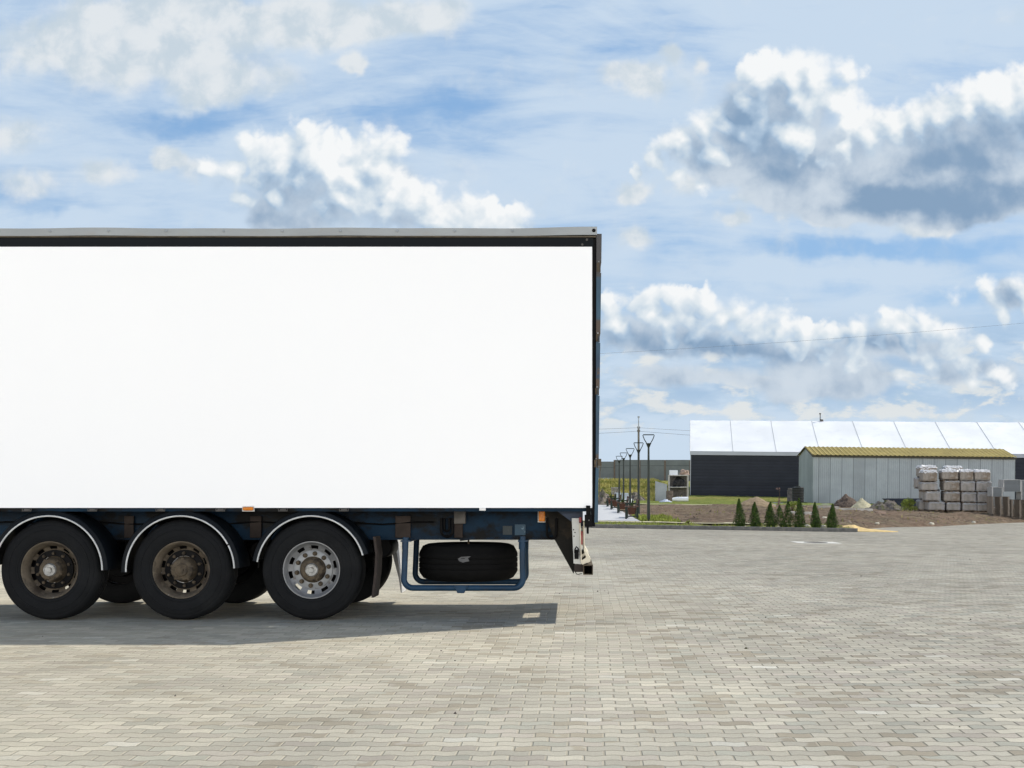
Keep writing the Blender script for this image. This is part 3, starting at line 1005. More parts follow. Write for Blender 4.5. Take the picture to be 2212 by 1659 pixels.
# locking gear and cable at the rear bottom corner
mb = MB().box(tx(1263), tx(1279), -.02, .06, tz(1138), tz(1112))
mb.box(tx(1266), tx(1275), -.03, .02, tz(1112), tz(1092))
mb.box(tx(1267), tx(1272), -.015, .02, tz(1153), tz(1138))
lk = mb.build('door_lock', M['black'], TR, bevel=.004)
MB().lathe([(.0005, -.034), (.006, -.032), (.008, -.02)], (tx(1272), 0, tz(1124)), 'y', 8).build('lock_pin', M['bright'], lk)
mb = MB()
mb.tube([(tx(1294), -.012, tz(995)), (tx(1299), -.016, tz(1003)), (tx(1296), -.015, tz(1020)), (tx(1295), -.015, tz(1060)), (tx(1294), -.015, tz(1085))], .0045, 6)
mb.box(tx(1292), tx(1299), -.016, .01, tz(1006), tz(991))
mb.build('seal_cable', M['rustbar'], TR)

# chassis
DB = YD + .5
bz0, bz1 = .812, 1.111
for yb in (.5, 1.9):
    mb = MB().box(-13.0, -.12, yb + .01, yb + .022, bz0 + .012, bz1)
    mb.box(-13.0, -.12, yb, yb + .13, bz0 - .004, bz0 + .012)
    mb.build('chassis_beam', M['blue'], TR)
mb = MB()
for i in range(18):
    x = -12.6 + i * .72
    MB().box(x, x + .08, .63, 1.9, .92, 1.04).build('cross_member', M['black'], TR)
# outer side rail under the curtain
mb = MB()
for dxx in (-140, -20, 56, 198, 345, 475, 610, 742):
    x = tx(dxx)
    mb = MB().tube([(x - .045, .0, 1.149), (x - .045, -.006, 1.118), (x + .045, -.006, 1.118), (x + .045, .0, 1.149)], .006, 5)
    mb.box(x - .03, x + .03, -.004, .006, 1.124, 1.142)
    mb.build('buckle', M['greyjunk'], TR)
# oval orange side markers
for (xa, xb, za, zb, yy_) in ((1163.5, 1177.5, 1125, 1102, .42), (523, 546, 1103, 1095.5, -.012)):
    d = YD + yy_
    x0, x1, z0, z1 = tx(xa, d), tx(xb, d), tz(za, d), tz(zb, d)
    hb = MB().box(x0 - .01, x1 + .01, yy_ + .012, yy_ + (.07 if yy_ > 0 else .02), z0 - .01, z1 + .01).build('marker_housing', M['platew'], TR, bevel=.006)
    MB().box(x0, x1, yy_ - .01, yy_ + .0118, z0, z1).build('marker_lens', M['orange'], hb, bevel=.012)
# sticker, junction box, hoses, worn patches
MB().box(tx(1035), tx(1049), -.004, .003, tz(1103), 1.1485).build('sticker', M['sticker'], TR)
d = DB - .1
MB().box(tx(980, d), tx(1005, d), .40, .50, tz(1130, d), tz(1099, d)).build('junction_box', M['greyjunk'], TR, bevel=.01)
mb = MB()
def hose(x0, x1, ztop, zbot, y):
    pts = []
    for i in range(15):
        a = math.pi * i / 14
        xm, r_ = (x0 + x1) / 2, (x1 - x0) / 2
        pts.append((xm - r_ * math.cos(a), y, zbot + r_ - r_ * math.sin(a)))
    pts = [(x0, y, ztop)] + pts + [(x1, y, ztop)]
    MB().tube(pts, .014, 8).build('air_hose', M['black'], TR, smooth=True)
hose(tx(944), tx(969), 1.04, tz(1158, d), .42)
hose(tx(1180), tx(1201), 1.04, tz(1162, d), .40)
hose(tx(950), tx(962), 1.04, tz(1146, d), .44)
d = DB + .008
MB().box(tx(1086, d), tx(1106, d), .4965, .508, tz(1153, d), tz(1134, d)).build('data_plate', pmat("scuffed_plate", (.03, .04, .045), .5, second=(.2, .22, .22), sscale=14, sthr=(.55, .7)), TR)
MB().box(tx(1112, d), tx(1135, d), .4965, .508, tz(1154, d), tz(1131, d)).build('scraped_patch', pmat("scraped_paint", (.02, .06, .10), .4, second=(.16, .26, .34), sscale=12, sthr=(.6, .68)), TR)
# gusset in front of the rear lights, light board, bumper
d = YD + .42
gp = [(1172, 1098), (1198, 1164), (1239, 1238), (1243, 1222), (1238, 1112), (1236, 1098)]
MB().prism_y([(tx(a, d), tz(b_, d)) for a, b_ in gp], .42, .45).build('rear_gusset', pmat("brown_black_steel", (.017, .016, .014), .6, second=(.03, .024, .018), sscale=5, spec=.09), TR)
d = YD + 2.0
MB().prism_y([(tx(a, YD + .42), tz(b_, YD + .42)) for a, b_ in gp], 2.02, 2.05).build('rear_gusset', M['black'], TR)
d = YD + .2
MB().prism_y([(tx(1196, d), tz(1098, d)), (tx(1248, d), tz(1136, d)), (tx(1259, d), tz(1136, d)), (tx(1259, d), tz(1098, d))], .2, .26).build('corner_brace', pmat("slate_blue_paint", (.035, .05, .085), .5), TR)
d = YD + .1
pl = MB().prism_y([(tx(a, d), tz(b_, d)) for a, b_ in ((1235, 1119), (1239, 1217), (1255, 1219), (1251, 1119))], .1, .13).build('lamp_bracket', M['platew'], TR, bevel=.004)
mb = MB()
for (a, b_) in ((1239, 1144), (1242, 1150), (1240, 1158)):
    MB().lathe([(.0005, -.004), (.006, -.003), (.007, 0)], (tx(a, d), .1, tz(b_, d)), 'y', 8).build('bracket_bolt', M['black'], pl)
lbp = [(tx(a, d), tz(b_, d)) for a, b_ in ((1251.5, 1130), (1255, 1216), (1258, 1219), (1275, 1213), (1276, 1207), (1263.5, 1186), (1262, 1128), (1260, 1128), (1261, 1188), (1266, 1204), (1257, 1210), (1254, 1130))]
lb = MB().prism_y(lbp, .08, .66).build('light_board', M['cream'], TR)
MB().prism_y(lbp, 1.22, 2.42).build('light_board', M['cream'], TR)
MB().box(tx(1255.3, d), tx(1258.7, d), .0745, .35, tz(1176, d), tz(1147, d)).build('rear_lamp', M['red'], lb, bevel=.004)
MB().box(tx(1251, d), tx(1256, d), .074, .2, tz(1128, d), tz(1117, d)).build('reflector', M['red'], lb, bevel=.003)
mb = MB().box(tx(1241, d), tx(1250, d), .06, .09, tz(1207, d), tz(1187, d))
mb.tube([(tx(1249, d), .06, tz(1192, d)), (tx(1249, d), .04, tz(1184, d)), (tx(1245, d), .04, tz(1180, d)), (tx(1242, d), .05, tz(1186, d)), (tx(1242, d), .06, tz(1194, d))], .008, 6)
mb.build('bracket_latch', M['black'], TR, bevel=.008)
# hollow square bumper bar, open end towards us
x0, x1, z0, z1 = tx(1260), tx(1281), tz(1242), tz(1220.5)
w = .008
mb = MB()
mb.box(x0, x1, .0, 2.4, z0, z0 + w)
mb.box(x0, x1, .0, 2.4, z1 - w, z1)
mb.box(x0, x0 + w, .0, 2.4, z0 + w, z1 - w)
mb.box(x1 - w, x1, .0, 2.4, z0 + w, z1 - w)
bb = mb.build('bumper_bar', M['rustbar'], TR)
MB().box(.03, .10, .30, 2.2, .735, 1.1).build('rear_cross_member', M['black'], TR)
MB().box(x0 + w + .0005, x1 - w - .0005, .35, .36, z0 + w + .0005, z1 - w - .0005).build('bar_dark_back', M['black'], bb)  # black plate added to make the open tube dark inside
for yb in (.10, 2.1):
    MB().box(tx(1241), x0 - .002, yb, yb + .12, tz(1237), tz(1221)).build('bumper_bracket', M['flapd'], TR)
MB().tube([(tx(1243), .08, tz(1236)), (tx(1245), .07, tz(1241)), (tx(1249), .07, tz(1242)), (tx(1257), .07, tz(1240))], .004, 6).build('hook', M['black'], TR)


# wheels
def wheel(cx, ynear, side, rim_mat, flange_mat, hub_mat, cap_mat, rz=0.0, deep=True, gap=(1, 0)):
    """side -1: face towards -y at ynear; +1: face towards +y"""
    w = empty('wheel', (cx, ynear, .515), TR, (0, rz, 0))
    s_ = 1 if side < 0 else -1
    RT = .515
    prof = [(.288, .030), (.30, .012), (.318, .008), (.321, .004), (.326, .004), (.33, .007), (.345, .003), (.37, .0), (.405, .001), (.408, -.003), (.413, -.003), (.416, .002), (.436, .006), (.455, .010), (.462, .016), (.470, .016), (.490, .028), (.505, .050), (.512, .085),
            (RT, .10), (RT, .118), (RT - .012, .122), (RT - .012, .134), (RT, .138), (RT, .175), (RT - .012, .179), (RT - .012, .191), (RT, .195), (RT, .232), (RT - .012, .236), (RT - .012, .248), (RT, .252),
            (RT, .27), (.512, .285), (.505, .32), (.49, .342), (.42, .368), (.33, .364), (.288, .34)]
    MB().lathe([(r_, s_ * h) for r_, h in prof], (0, 0, 0), 'y', 96).build('tyre', M['rubber'], w, smooth=True)
    n = 80
    if deep:
        dd = .052
        rp = [(.288, .33), (.288, .05), (.295, .026), (.292, .018), (.284, .018), (.275, .03), (.250, .085), (.243, .115), (.240, .140), (.212, .162), (.198, .164)]
    else:
        dd = 0.0
        rp = [(.288, .33), (.288, .05), (.295, .026), (.292, .018), (.284, .018), (.276, .03), (.268, .06), (.262, .075), (.250, .088), (.215, .108), (.198, .112)]
    def skip(i, q):
        return i == 8 and (q % 8) in (1, 2, 3, 4)
    mb = MB().lathe([(r_, s_ * h) for r_, h in rp], (0, 0, 0), 'y', n, skip)
    mb.build('rim', rim_mat, w, smooth=True)
    fp = [(.1975, .13 + dd), (.1978, .104 + dd), (.19, .098 + dd), (.135, .098 + dd)]
    MB().lathe([(r_, s_ * h) for r_, h in fp], (0, 0, 0), 'y', 60).build('flange', flange_mat, w, smooth=True)
    hp = [(.1355, .10 + dd), (.133, .088 + dd), (.125, .08 + dd), (.116, .05), (.105, .035), (.08, .03), (.068, .028)]
    hub = MB().lathe([(r_, s_ * h) for r_, h in hp], (0, 0, 0), 'y', 60).build('hub', hub_mat, w, smooth=True)
    for i in range(10):
        a = 2 * math.pi * (i + .3) / 10
        c = (.1655 * math.cos(a), 0, .1655 * math.sin(a))
        MB().lathe([(.025, s_ * (.0975 + dd)), (.024, s_ * (.078 + dd)), (.017, s_ * (.076 + dd)), (.0165, s_ * (.055 + dd)), (.012, s_ * (.05 + dd)), (.0005, s_ * (.05 + dd))], c, 'y', 8).build('wheel_nut', M['rusthub'], w, smooth=True)
    mb = MB()
    for i in range(5):
        a = 2 * math.pi * (i + .1) / 5
        mb.tube([(.07 * math.cos(a), s_ * .036, .07 * math.sin(a)), (.118 * math.cos(a), s_ * .056, .118 * math.sin(a))], [.012, .017], 8)
    mb.lathe([(.072, s_ * .034), (.064, s_ * .034), (.064, s_ * .044), (.072, s_ * .044)], (0, 0, 0), 'y', 20, None, True)
    mb.build('hub_ribs', hub_mat, hub, smooth=True)
    MB().lathe([(.069, s_ * .029), (.064, s_ * .012), (.058, s_ * .006), (.050, s_ * .006), (.048, s_ * .012), (.030, s_ * .010), (.026, s_ * .002), (.0005, s_ * .0)], (0, 0, 0), 'y', 24).build('hub_cap', cap_mat, w, smooth=True)
    # disc added to block light through the hand holes, open over a short arc
    def sk(i, q):
        wa = (math.degrees(2 * math.pi * (q + .5) / 72) - math.degrees(rz)) % 360
        return gap[0] < wa < gap[1]
    MB().lathe([(.18, s_ * .24), (.283, s_ * .24)], (0, 0, 0), 'y', 72, sk).build('hole_blocker', M['black'], w)
    MB().lathe([(.0005, s_ * .30), (.19, s_ * .30), (.2, s_ * .26), (.2, s_ * .13), (.14, s_ * .125)], (0, 0, 0), 'y', 32).build('brake_drum', M['black'], w, smooth=True)
    return w


WX = (tx(104.5, YD + .05), tx(389.5, YD + .05), tx(671.5, YD + .05))
wheel(WX[0], .05, -1, M['rustrim'], M['flake'], M['rusthub'], M['bright'], .5, True, (275, 300))
wheel(WX[1], .05, -1, M['rustrim'], M['flakeb'], M['rusthub'], M['rusthub'], 1.1, True, (240, 268))
wheel(WX[2], .05, -1, M['silver'], M['silverf'], M['rusthub'], M['bright'], 0.0, False, (205, 262))
for x in WX:
    wheel(x, 2.45, 1, M['rustrim'], M['rusthub'], M['rusthub'], M['rusthub'], .3)
    MB().lathe([(.065, .3), (.065, 2.2)], (x, 0, .515), 'y', 16).build('axle', M['black'], TR, smooth=True)
    for yb in (.56, 1.82):
        mb = MB().prism_y([(x - .42, .78), (x - .42, .70), (x - .05, .40), (x + .36, .44), (x + .36, .52), (x + .05, .60)], yb, yb + .09)
        mb.lathe([(.10, 0), (.14, .05), (.13, .15), (.14, .25), (.10, .29)], (x + .30, yb + .045, .53), 'z', 20)
        mb.build('suspension_arm', M['black'], TR, smooth=True)
mb = MB()
for (x, zz) in ((WX[0] + .66, .66), (WX[1] + .64, .68), (WX[2] + .62, .72)):
    MB().lathe([(.0005, 0), (.10, .0), (.115, .02), (.115, .5), (.10, .52), (.0005, .52)], (x, .75, zz), 'y', 20).build('air_tank', M['black'], TR, smooth=True)


for x in WX:
    MB().lathe([(.0005, 0), (.07, .0), (.085, .03), (.085, .10), (.09, .11), (.085, .12), (.08, .2), (.05, .22), (.0005, .22)], (x - .34, .62, .60), 'x', 18).build('brake_chamber', M['rustbar'], TR, smooth=True)
for (x, w) in ((WX[0] + .62, .10), (WX[1] + .60, .12), (WX[2] + .80, .16), (WX[2] + 1.42, .09)):
    MB().box(x, x + w, .470, .499, .83, 1.06).build('beam_bracket', M['flapd'], TR, bevel=.006)
pts = [(WX[0] - .8 + .18 * i, .478 - .006 * (i % 2), .985 + .014 * math.sin(i * 1.3)) for i in range(27)]
MB().tube(pts, .009, 6).build('air_line', M['black'], TR, smooth=True)

# mudguards with pale edge trim
def guard(cx, a0, a1, ynear, side, gap=None):
    s_ = 1 if side < 0 else -1
    mb = MB()
    n = 40
    sec = [(.556, .0), (.560, -.002), (.600, .012), (.608, .03), (.602, .45), (.594, .45), (.598, .035), (.57, .014)]
    m_ = len(sec)
    for i in range(n + 1):
        a = R(a0 + (a1 - a0) * i / n)
        for (r_, h) in sec:
            mb.v.append((cx + r_ * math.cos(a), ynear + s_ * h, .515 + r_ * math.sin(a)))
    for i in range(n):
        for q in range(m_):
            r2 = (q + 1) % m_
            mb.f.append((i * m_ + q, i * m_ + r2, (i + 1) * m_ + r2, (i + 1) * m_ + q))
    mb.f.append(tuple(range(m_)))
    mb.f.append(tuple(n * m_ + q for q in range(m_)))
    g_ = mb.build('mudguard', M['guard'], TR, smooth=True)
    segs = [(a0, a1)] if not gap else [(a0, gap - .8), (gap + .8, a1)]
    for (b0, b1) in segs:
        pts = []
        for i in range(41):
            a = R(b0 + (b1 - b0) * i / 40)
            pts.append((cx + .551 * math.cos(a), ynear - s_ * .002, .515 + .551 * math.sin(a)))
        if side < 0:
            MB().tube(pts, .0085, 6).build('edge_trim', M['trim'], g_, smooth=True)
    return g_


guard(WX[0], 0, 176, .03, -1)
guard(WX[1], 2, 182, .03, -1, 28)
guard(WX[2], 16, 171, .03, -1)
for x in WX:
    guard(x, 10, 172, 2.47, 1)
# mud flaps
mb = MB()
pts = [(tx(806), tz(1160)), (tx(811), tz(1197)), (tx(809), tz(1240)), (tx(803), tz(1292))]
mb.v = []
for (x, z) in pts:
    mb.v += [(x - .012, .05, z), (x + .012, .05, z), (x + .012, .40, z), (x - .012, .40, z)]
for i in range(3):
    for q in range(4):
        r2 = (q + 1) % 4
        mb.f.append((i * 4 + q, i * 4 + r2, i * 4 + 4 + r2, i * 4 + 4 + q))
mb.f += [(0, 1, 2, 3), (15, 14, 13, 12)]
mb.build('mud_flap', M['flapd'], TR)
d = YD + 2.1
pts = [(tx(848, d), tz(1160, d)), (tx(856, d), tz(1200, d)), (tx(864, d), tz(1240, d)), (tx(868, d), tz(1272, d))]
mb = MB()
for i, (x, z) in enumerate(pts):
    wv = (.06, .05, .02, .012)[i]
    mb.v += [(x - wv / 2, 2.05, z), (x + wv / 2, 2.05, z), (x + wv / 2, 2.45, z), (x - wv / 2, 2.45, z)]
for i in range(3):
    for q in range(4):
        r2 = (q + 1) % 4
        mb.f.append((i * 4 + q, i * 4 + r2, i * 4 + 4 + r2, i * 4 + 4 + q))
mb.f += [(0, 1, 2, 3), (15, 14, 13, 12)]
mb.build('mud_flap', M['flapw'], TR)

# spare wheel in its tubular carrier
def arc_path(d, y):
    pts = []
    raw = [((875, 1164), 0), ((872.5, 1250), 20), ((1133.5, 1164), 0)]
    pts.append((tx(876, d), y, tz(1160, d)))
    pts.append((tx(874.5, d), y, tz(1200, d)))
    cxl, czl, r_ = tx(892, d), tz(1250, d), (tx(892, d) - tx(872.5, d))
    for i in range(9):
        a = math.pi + (math.pi / 2) * i / 8
        pts.append((cxl + r_ * math.cos(a), y, czl + r_ * math.sin(a)))
    cxr = tx(1110, d)
    for i in range(9):
        a = -math.pi / 2 + (math.pi / 2) * i / 8
        pts.append((cxr + r_ * math.cos(a), y, czl + r_ * math.sin(a)))
    pts.append((tx(1128.5, d), y, tz(1200, d)))
    pts.append((tx(1129.5, d), y, tz(1158, d)))
    return pts
mb = MB()
p1 = arc_path(YD + .15, .15)
mb.tube(p1, .031, 12)
p2 = [(x + .0, 1.12, z) for (x, y, z) in p1]
mb.tube(p2, .031, 12)
for x in (p1[0][0], p1[-1][0]):
    mb.box(x - .05, x + .05, .12, 1.2, .80, .815)
    mb.box(x - .045, x - .03, .2, .5, .72, .80)
car = mb.build('spare_wheel_carrier', M['bluetube'], TR, smooth=True)
xm = tx(996, YD + .15)
zb = p1[8][2]
MB().prism_y([(xm - .07, zb + .02), (xm + .07, zb + .02), (xm + .035, zb - .058), (xm - .035, zb - .058)], .10, .145).build('carrier_tab', M['bluetube'], car, bevel=.006)
sw = empty('spare_wheel', (-1.078, .68, .375), TR)
RT = .525
prof = [(.288, .03), (.31, .008), (.36, .0), (.43, .008), (.48, .03), (.512, .075), (RT, .10)]
z = .10
for gz in (.135, .19, .245):
    prof += [(RT, gz - .006), (RT - .012, gz - .004), (RT - .012, gz + .004), (RT, gz + .006)]
prof += [(RT, .285), (.515, .31), (.485, .365), (.43, .388), (.36, .395), (.31, .388), (.288, .365)]
MB().lathe(prof, (0, 0, 0), 'z', 96).build('tyre', M['tread'], sw, smooth=True)
MB().lathe([(.288, .03), (.288, .2), (.27, .25), (.12, .26), (.0005, .26)], (0, 0, 0), 'z', 48).build('rim', M['rusthub'], sw, smooth=True)
mb = MB().tube([(-.09, 0, .424), (.09, 0, .446)], .011, 8)
mb.tube([(.0, 0, .26), (0, 0, .432)], .010, 8)
mb.build('clamp_handle', M['rustbar'], sw)
mb = MB()
scp = [(-.07, -.05), (-.03, -.075), (.0, -.06), (.035, -.05), (.02, .0), (.05, .035), (.0, .03), (-.05, .025), (-.085, -.01)]
for (a, b_) in scp:
    th = (a - .0) / RT - math.pi / 2 + .03
    mb.v.append(((RT + .002) * math.cos(th), (RT + .002) * math.sin(th), .255 + b_ * .6))
mb.f.append(tuple(range(len(scp))))
mb.build('scuff', pmat("pale_rubber_scuff", (.10, .10, .10), .8), sw)
# landing legs further forward
for yb in (.45, 1.85):
    mb = MB().box(-10.6, -10.45, yb, yb + .15, .22, 1.05)
    mb.box(-10.58, -10.47, yb + .02, yb + .13, .03, .22)
    mb.box(-10.7, -10.35, yb - .08, yb + .23, .0, .03)
    mb.build('landing_leg', M['black'], TR, bevel=.005)


# ------------------------------------------------------------------ manhole
mz_ = 36.2
mx = X(1762, mz_)
s_ = .60
zf = lambda x, y: yard_z(x, y)
MH = empty('manhole', (mx, mz_, yard_z(mx, mz_)), rot=(-.02, .012, 0))
tag(MH, 'round iron manhole lid in a pale square concrete slab in the yard', 'manhole')
mb = MB()
n = 32
for i in range(n):
    a = 2 * math.pi * i / n
    c_, s2 = math.cos(a), math.sin(a)
    k_ = s_ / max(abs(c_), abs(s2))
    mb.v += [(.335 * c_, .335 * s2, .008), (k_ * c_, k_ * s2, .008), (k_ * c_, k_ * s2, -.03)]
for i in range(n):
    j = (i + 1) % n
    mb.f.append((i * 3, i * 3 + 1, j * 3 + 1, j * 3))
    mb.f.append((i * 3 + 1, i * 3 + 2, j * 3 + 2, j * 3 + 1))
mb.build('slab', M['manrim'], MH)
mb = MB().lathe([(.0005, .012), (.10, .012), (.11, .016), (.13, .016), (.14, .012), (.22, .012), (.23, .016), (.25, .016), (.26, .012), (.333, .012), (.334, -.02)], (0, 0, 0), 'z', 40)
mb.build('lid', M['manlid'], MH)

# crumbs of dirt on the pavers
mb = MB()
rng = random.Random(5)
for i in range(110):
    d = rng.uniform(7, 30)
    x = rng.uniform(-.42, .36) * d
    if -14 < x < .5 and 12.3 < d < 16:
        continue
    r_ = rng.uniform(.005, .014) * (1.7 if rng.random() < .1 else 1)
    z = yard_z(x, d)
    b0 = len(mb.v)
    for t in range(6):
        a = 2 * math.pi * t / 6 + rng.random()
        mb.v.append((x + r_ * rng.uniform(.7, 1.3) * math.cos(a), d + r_ * rng.uniform(.7, 1.3) * math.sin(a), z - .002))
    mb.v.append((x, d, z + r_ * rng.uniform(.6, 1.2)))
    for t in range(6):
        mb.f.append((b0 + t, b0 + (t + 1) % 6, b0 + 6))
o = mb.build('dirt', M['rubble'])
tag(o, 'small dark crumbs of dirt scattered over the pavers', 'dirt', kind='stuff')


# ------------------------------------------------------------------ far buildings
# white tent hall: local x along its length, y into depth
TL = empty('tent_hall', (X(1489.5, 140), 140, bed_z(13, 140)), rot=(0, .010, R(-5.3)))
tag(TL, 'long hall with white membrane gable roof above dark ribbed walls', 'hall')
zb = TL.location.z
ez = Zd(974.5, 140) - zb
rz_ = Zd(908, 150) - zb
vz = Zd(982.5, 140) - zb
LEN = 78
MB().box(.12, LEN - .1, .1, .16, -1.5, vz + .05).build('wall', M['tentwall'], TL)
MB().box(.12, LEN - .1, 19.84, 19.9, -1.5, vz + .05).build('wall', M['tentwall'], TL)
for x0_ in (.05, LEN - .12):
    mb = MB()
    b0 = 0
    pts = [(.05, -1.5), (19.95, -1.5), (19.95, ez - .1), (10, rz_ - .1), (.05, ez - .1)]
    mb.v += [(x0_, p[0], p[1]) for p in pts] + [(x0_ + .07, p[0], p[1]) for p in pts]
    mb.f += [tuple(b0 + i for i in range(5)), tuple(b0 + 9 - i for i in range(5))]
    for i in range(5):
        j = (i + 1) % 5
        mb.f.append((b0 + i, b0 + j, b0 + 5 + j, b0 + 5 + i))
    mb.build('gable_wall', M['tentband'], TL)
# roof membrane, sagging slightly between ribs
mb = MB()
BAY = 4.62
nb = int(LEN / BAY)
for side in (0, 1):
    b0 = len(mb.v)
    nxs, nys = nb * 6, 8
    for j in range(nys + 1):
        t = j / nys
        for i in range(nxs + 1):
            x = nb * BAY * i / nxs
            u = (x / BAY) % 1.0
            sag = .07 * math.sin(math.pi * u) * math.sin(math.pi * min(1, t * 1.02)) if 0 < i < nxs else 0
            y = (-.12 + 10.12 * t) if side == 0 else (20.12 - 10.12 * t)
            mb.v.append((x, y, ez + (rz_ - ez) * t - sag))
    for j in range(nys):
        for i in range(nxs):
            a = b0 + j * (nxs + 1) + i
            mb.f.append((a, a + 1, a + nxs + 2, a + nxs + 1))
rf = mb.build('roof', M['tentroof'], TL, smooth=True)
mb = MB()
for i in range(nb + 1):
    mb.tube([(i * BAY, -.13, ez + .015), (i * BAY, 10, rz_ + .015)], .032, 6)
mb.build('roof_seam', M['tentseam'], rf)
MB().box(0, nb * BAY, -.15, -.08, vz, ez - .02).build('valance', M['tentband'], TL)
mb = MB()
xm = (1755 - 1489.5) * 150 / 2800 + .6
mb.tube([(xm, 10, rz_ - .05), (xm, 10, rz_ + .85)], .05, 6)
mb.box(xm - .12, xm + .08, 9.9, 10.1, rz_ + .78, rz_ + .92)
mb.prism_y([(xm - .05, rz_), (xm + .38, rz_), (xm + .30, rz_ + .2), (xm + .05, rz_ + .22)], 9.9, 10.2)
mb.build('roof_vent', M['greyjunk'], TL)

# grey shed with mustard roof, in front of the hall
d0 = 118.0
sx0, sx1 = X(1755.4, d0), X(2190.5, d0)
SH = empty('grey_shed', (sx0, d0, bed_z(sx0, d0)), rot=(0, .012, 0))
tag(SH, 'grey sheet-metal shed with a low mustard corrugated roof', 'shed')
zb = SH.location.z
ezs = Zd(981, d0) - zb
rzs = Zd(964.5, d0 + 3.7) - zb
Ls = sx1 - sx0
MB().box(.06, Ls, 0, .06, -1, ezs - .12).build('wall', M['shedwall'], SH)
MB().box(.06, Ls, 7.24, 7.3, -1, ezs - .12).build('wall', M['shedwall'], SH)
for x0_ in (0, Ls - .06):
    mb = MB()
    b0 = 0
    pts = [(.0, -1), (7.3, -1), (7.3, ezs - .12), (3.65, rzs - .12), (.0, ezs - .12)]
    xa = x0_ if x0_ == 0 else x0_ + .062
    mb.v += [(xa, p[0], p[1]) for p in pts] + [(xa + .058, p[0], p[1]) for p in pts]
    mb.f += [tuple(b0 + i for i in range(5)), tuple(b0 + 9 - i for i in range(5))]
    for i in range(5):
        j = (i + 1) % 5
        mb.f.append((b0 + i, b0 + j, b0 + 5 + j, b0 + 5 + i))
    mb.build('gable_wall', M['shedwall_y'], SH)
mb = MB()
for side in (0, 1):
    b0 = len(mb.v)
    nxs = 180
    for j in range(2):
        for i in range(nxs + 1):
            x = -.15 + (Ls + .3) * i / nxs
            cz = .035 * math.sin(i * 2 * math.pi / 4)
            y = (-.25, 3.65)[j] if side == 0 else (7.55, 3.65)[j]
            mb.v.append((x, y, (ezs - .05, rzs)[j] + cz))
    for i in range(nxs):
        a = b0 + i
        mb.f.append((a, a + 1, a + nxs + 2, a + nxs + 1))
rf = mb.build('roof', M['shedroof'], SH)
mb = MB().box(-.15, Ls + .15, -.2, -.12, ezs - .26, ezs - .1)
mb.tube([(-.14, -.2, ezs - .12), (-.14, 3.65, rzs - .08), (-.14, 7.5, ezs - .12)], .06, 6)
mb.build('eave_trim', M['shedtrim'], SH)

# fence of weathered panels on top of the bank
fd = 190.0
F = empty('panel_fence', (0, fd, bed_z(0, fd)))
tag(F, 'grey two-tier panel fence with brown posts along the grassy bank top', 'fence')
zb = F.location.z
px0 = 1327.3
mbp, mbg = MB(), MB()
posts = []
for i in range(-9, 12):
    dxa, dxb = px0 + 54.6 * i, px0 + 54.6 * (i + 1)
    xa, xb = X(dxa, fd), X(dxb, fd)
    zt = Zd(994.2 if i >= 0 else 997.8, fd) - zb
    zm = zt - (.80 if i >= 0 else .84)
    mbp.box(xa + .1, xb - .1, 0, .1, -.6, zm - .03)
    mbp.box(xa + .1, xb - .1, -.01, .1, zm + .03, zt)
    mbg.box(xa + .1, xb - .1, .03, .07, zm - .03, zm + .03)
    mbg.box(xa + .1, xb - .1, -.03, .12, zt, zt + .05)
    posts.append((xa, zt))
mbp.build('panel', M['fencepanel'], F)
mbg.build('panel_rail', M['fencegap'], F)
for (xa, zt) in posts:
    MB().box(xa - .12, xa + .12, -.06, .14, -.6, zt + .04).build('post', M['fencepost'], F)
# pale blocks left leaning at the fence foot
for i, dxx in enumerate((1293, 1307, 1317)):
    x = X(dxx, 186)
    o = MB().box(-.42, .38, -.15, .15, -.1, .36).build('white_slab', M['bluewhite'], bevel=.03)
    o.location = (x, 186, bed_z(x, 186))
    tag(o, 'pale slab standing at the foot of the fence beside the trailer edge', 'slab', 'pale slabs at the fence foot')

# utility pole and wires
pd = 150.0
pxw = X(1379.5, pd)
U = empty('utility_pole', (pxw, pd, bed_z(pxw, pd)))
tag(U, 'tall grey utility pole behind the second park lamp', 'pole')
zb = U.location.z
top = Zd(900.6, pd) - zb
MB().tube([(0, 0, -.3), (0, 0, top - 1.4)], [.15, .11], 10).build('shaft', M['pole'], U, smooth=True)
mb = MB().tube([(0, 0, top - 1.45), (0, 0, top)], [.06, .05], 8)
mb.box(-.12, .12, -.1, .1, top - .1, top + .08)
mb.build('mast_head', M['sheet'], U)
mb = MB()
for zz in (top - 1.35, top - 1.75):
    mb.box(-.16, .16, -.06, .06, zz, zz + .07)
    for x in (-.13, .13):
        mb.lathe([(.04, 0), (.05, .06), (.03, .16), (.0005, .17)], (x, 0, zz + .09), 'z', 8)
mb.build('crossarm', M['pole'], U)
def wire(p, q, sag, r_, label, n=24):
    pts = []
    for i in range(n + 1):
        t = i / n
        pts.append((p[0] + (q[0] - p[0]) * t, p[1] + (q[1] - p[1]) * t, p[2] + (q[2] - p[2]) * t - sag * 4 * t * (1 - t)))
    o = MB().tube(pts, r_, 5).build('overhead_wire', M['wire'], smooth=True)
    tag(o, label, 'wire', 'overhead wires')
zt = zb + top
wire((pxw - 50, pd + 8, zt - .6), (pxw, pd, zt - 1.25), .6, .016, 'thin wire from the utility pole towards the trailer, upper of the left pair')
wire((pxw - 50, pd + 8, zt - 2.0), (pxw, pd, zt - 1.65), .6, .016, 'thin wire from the utility pole towards the trailer, lower of the left pair')
wire((pxw, pd, zt - 1.25), (pxw + 60, pd + 30, zt - .8), .8, .016, 'thin wire from the utility pole running over the white hall, upper one')
wire((pxw, pd, zt - 1.65), (pxw + 60, pd + 30, zt - 2.4), .8, .016, 'thin wire from the utility pole running over the white hall, lower one')
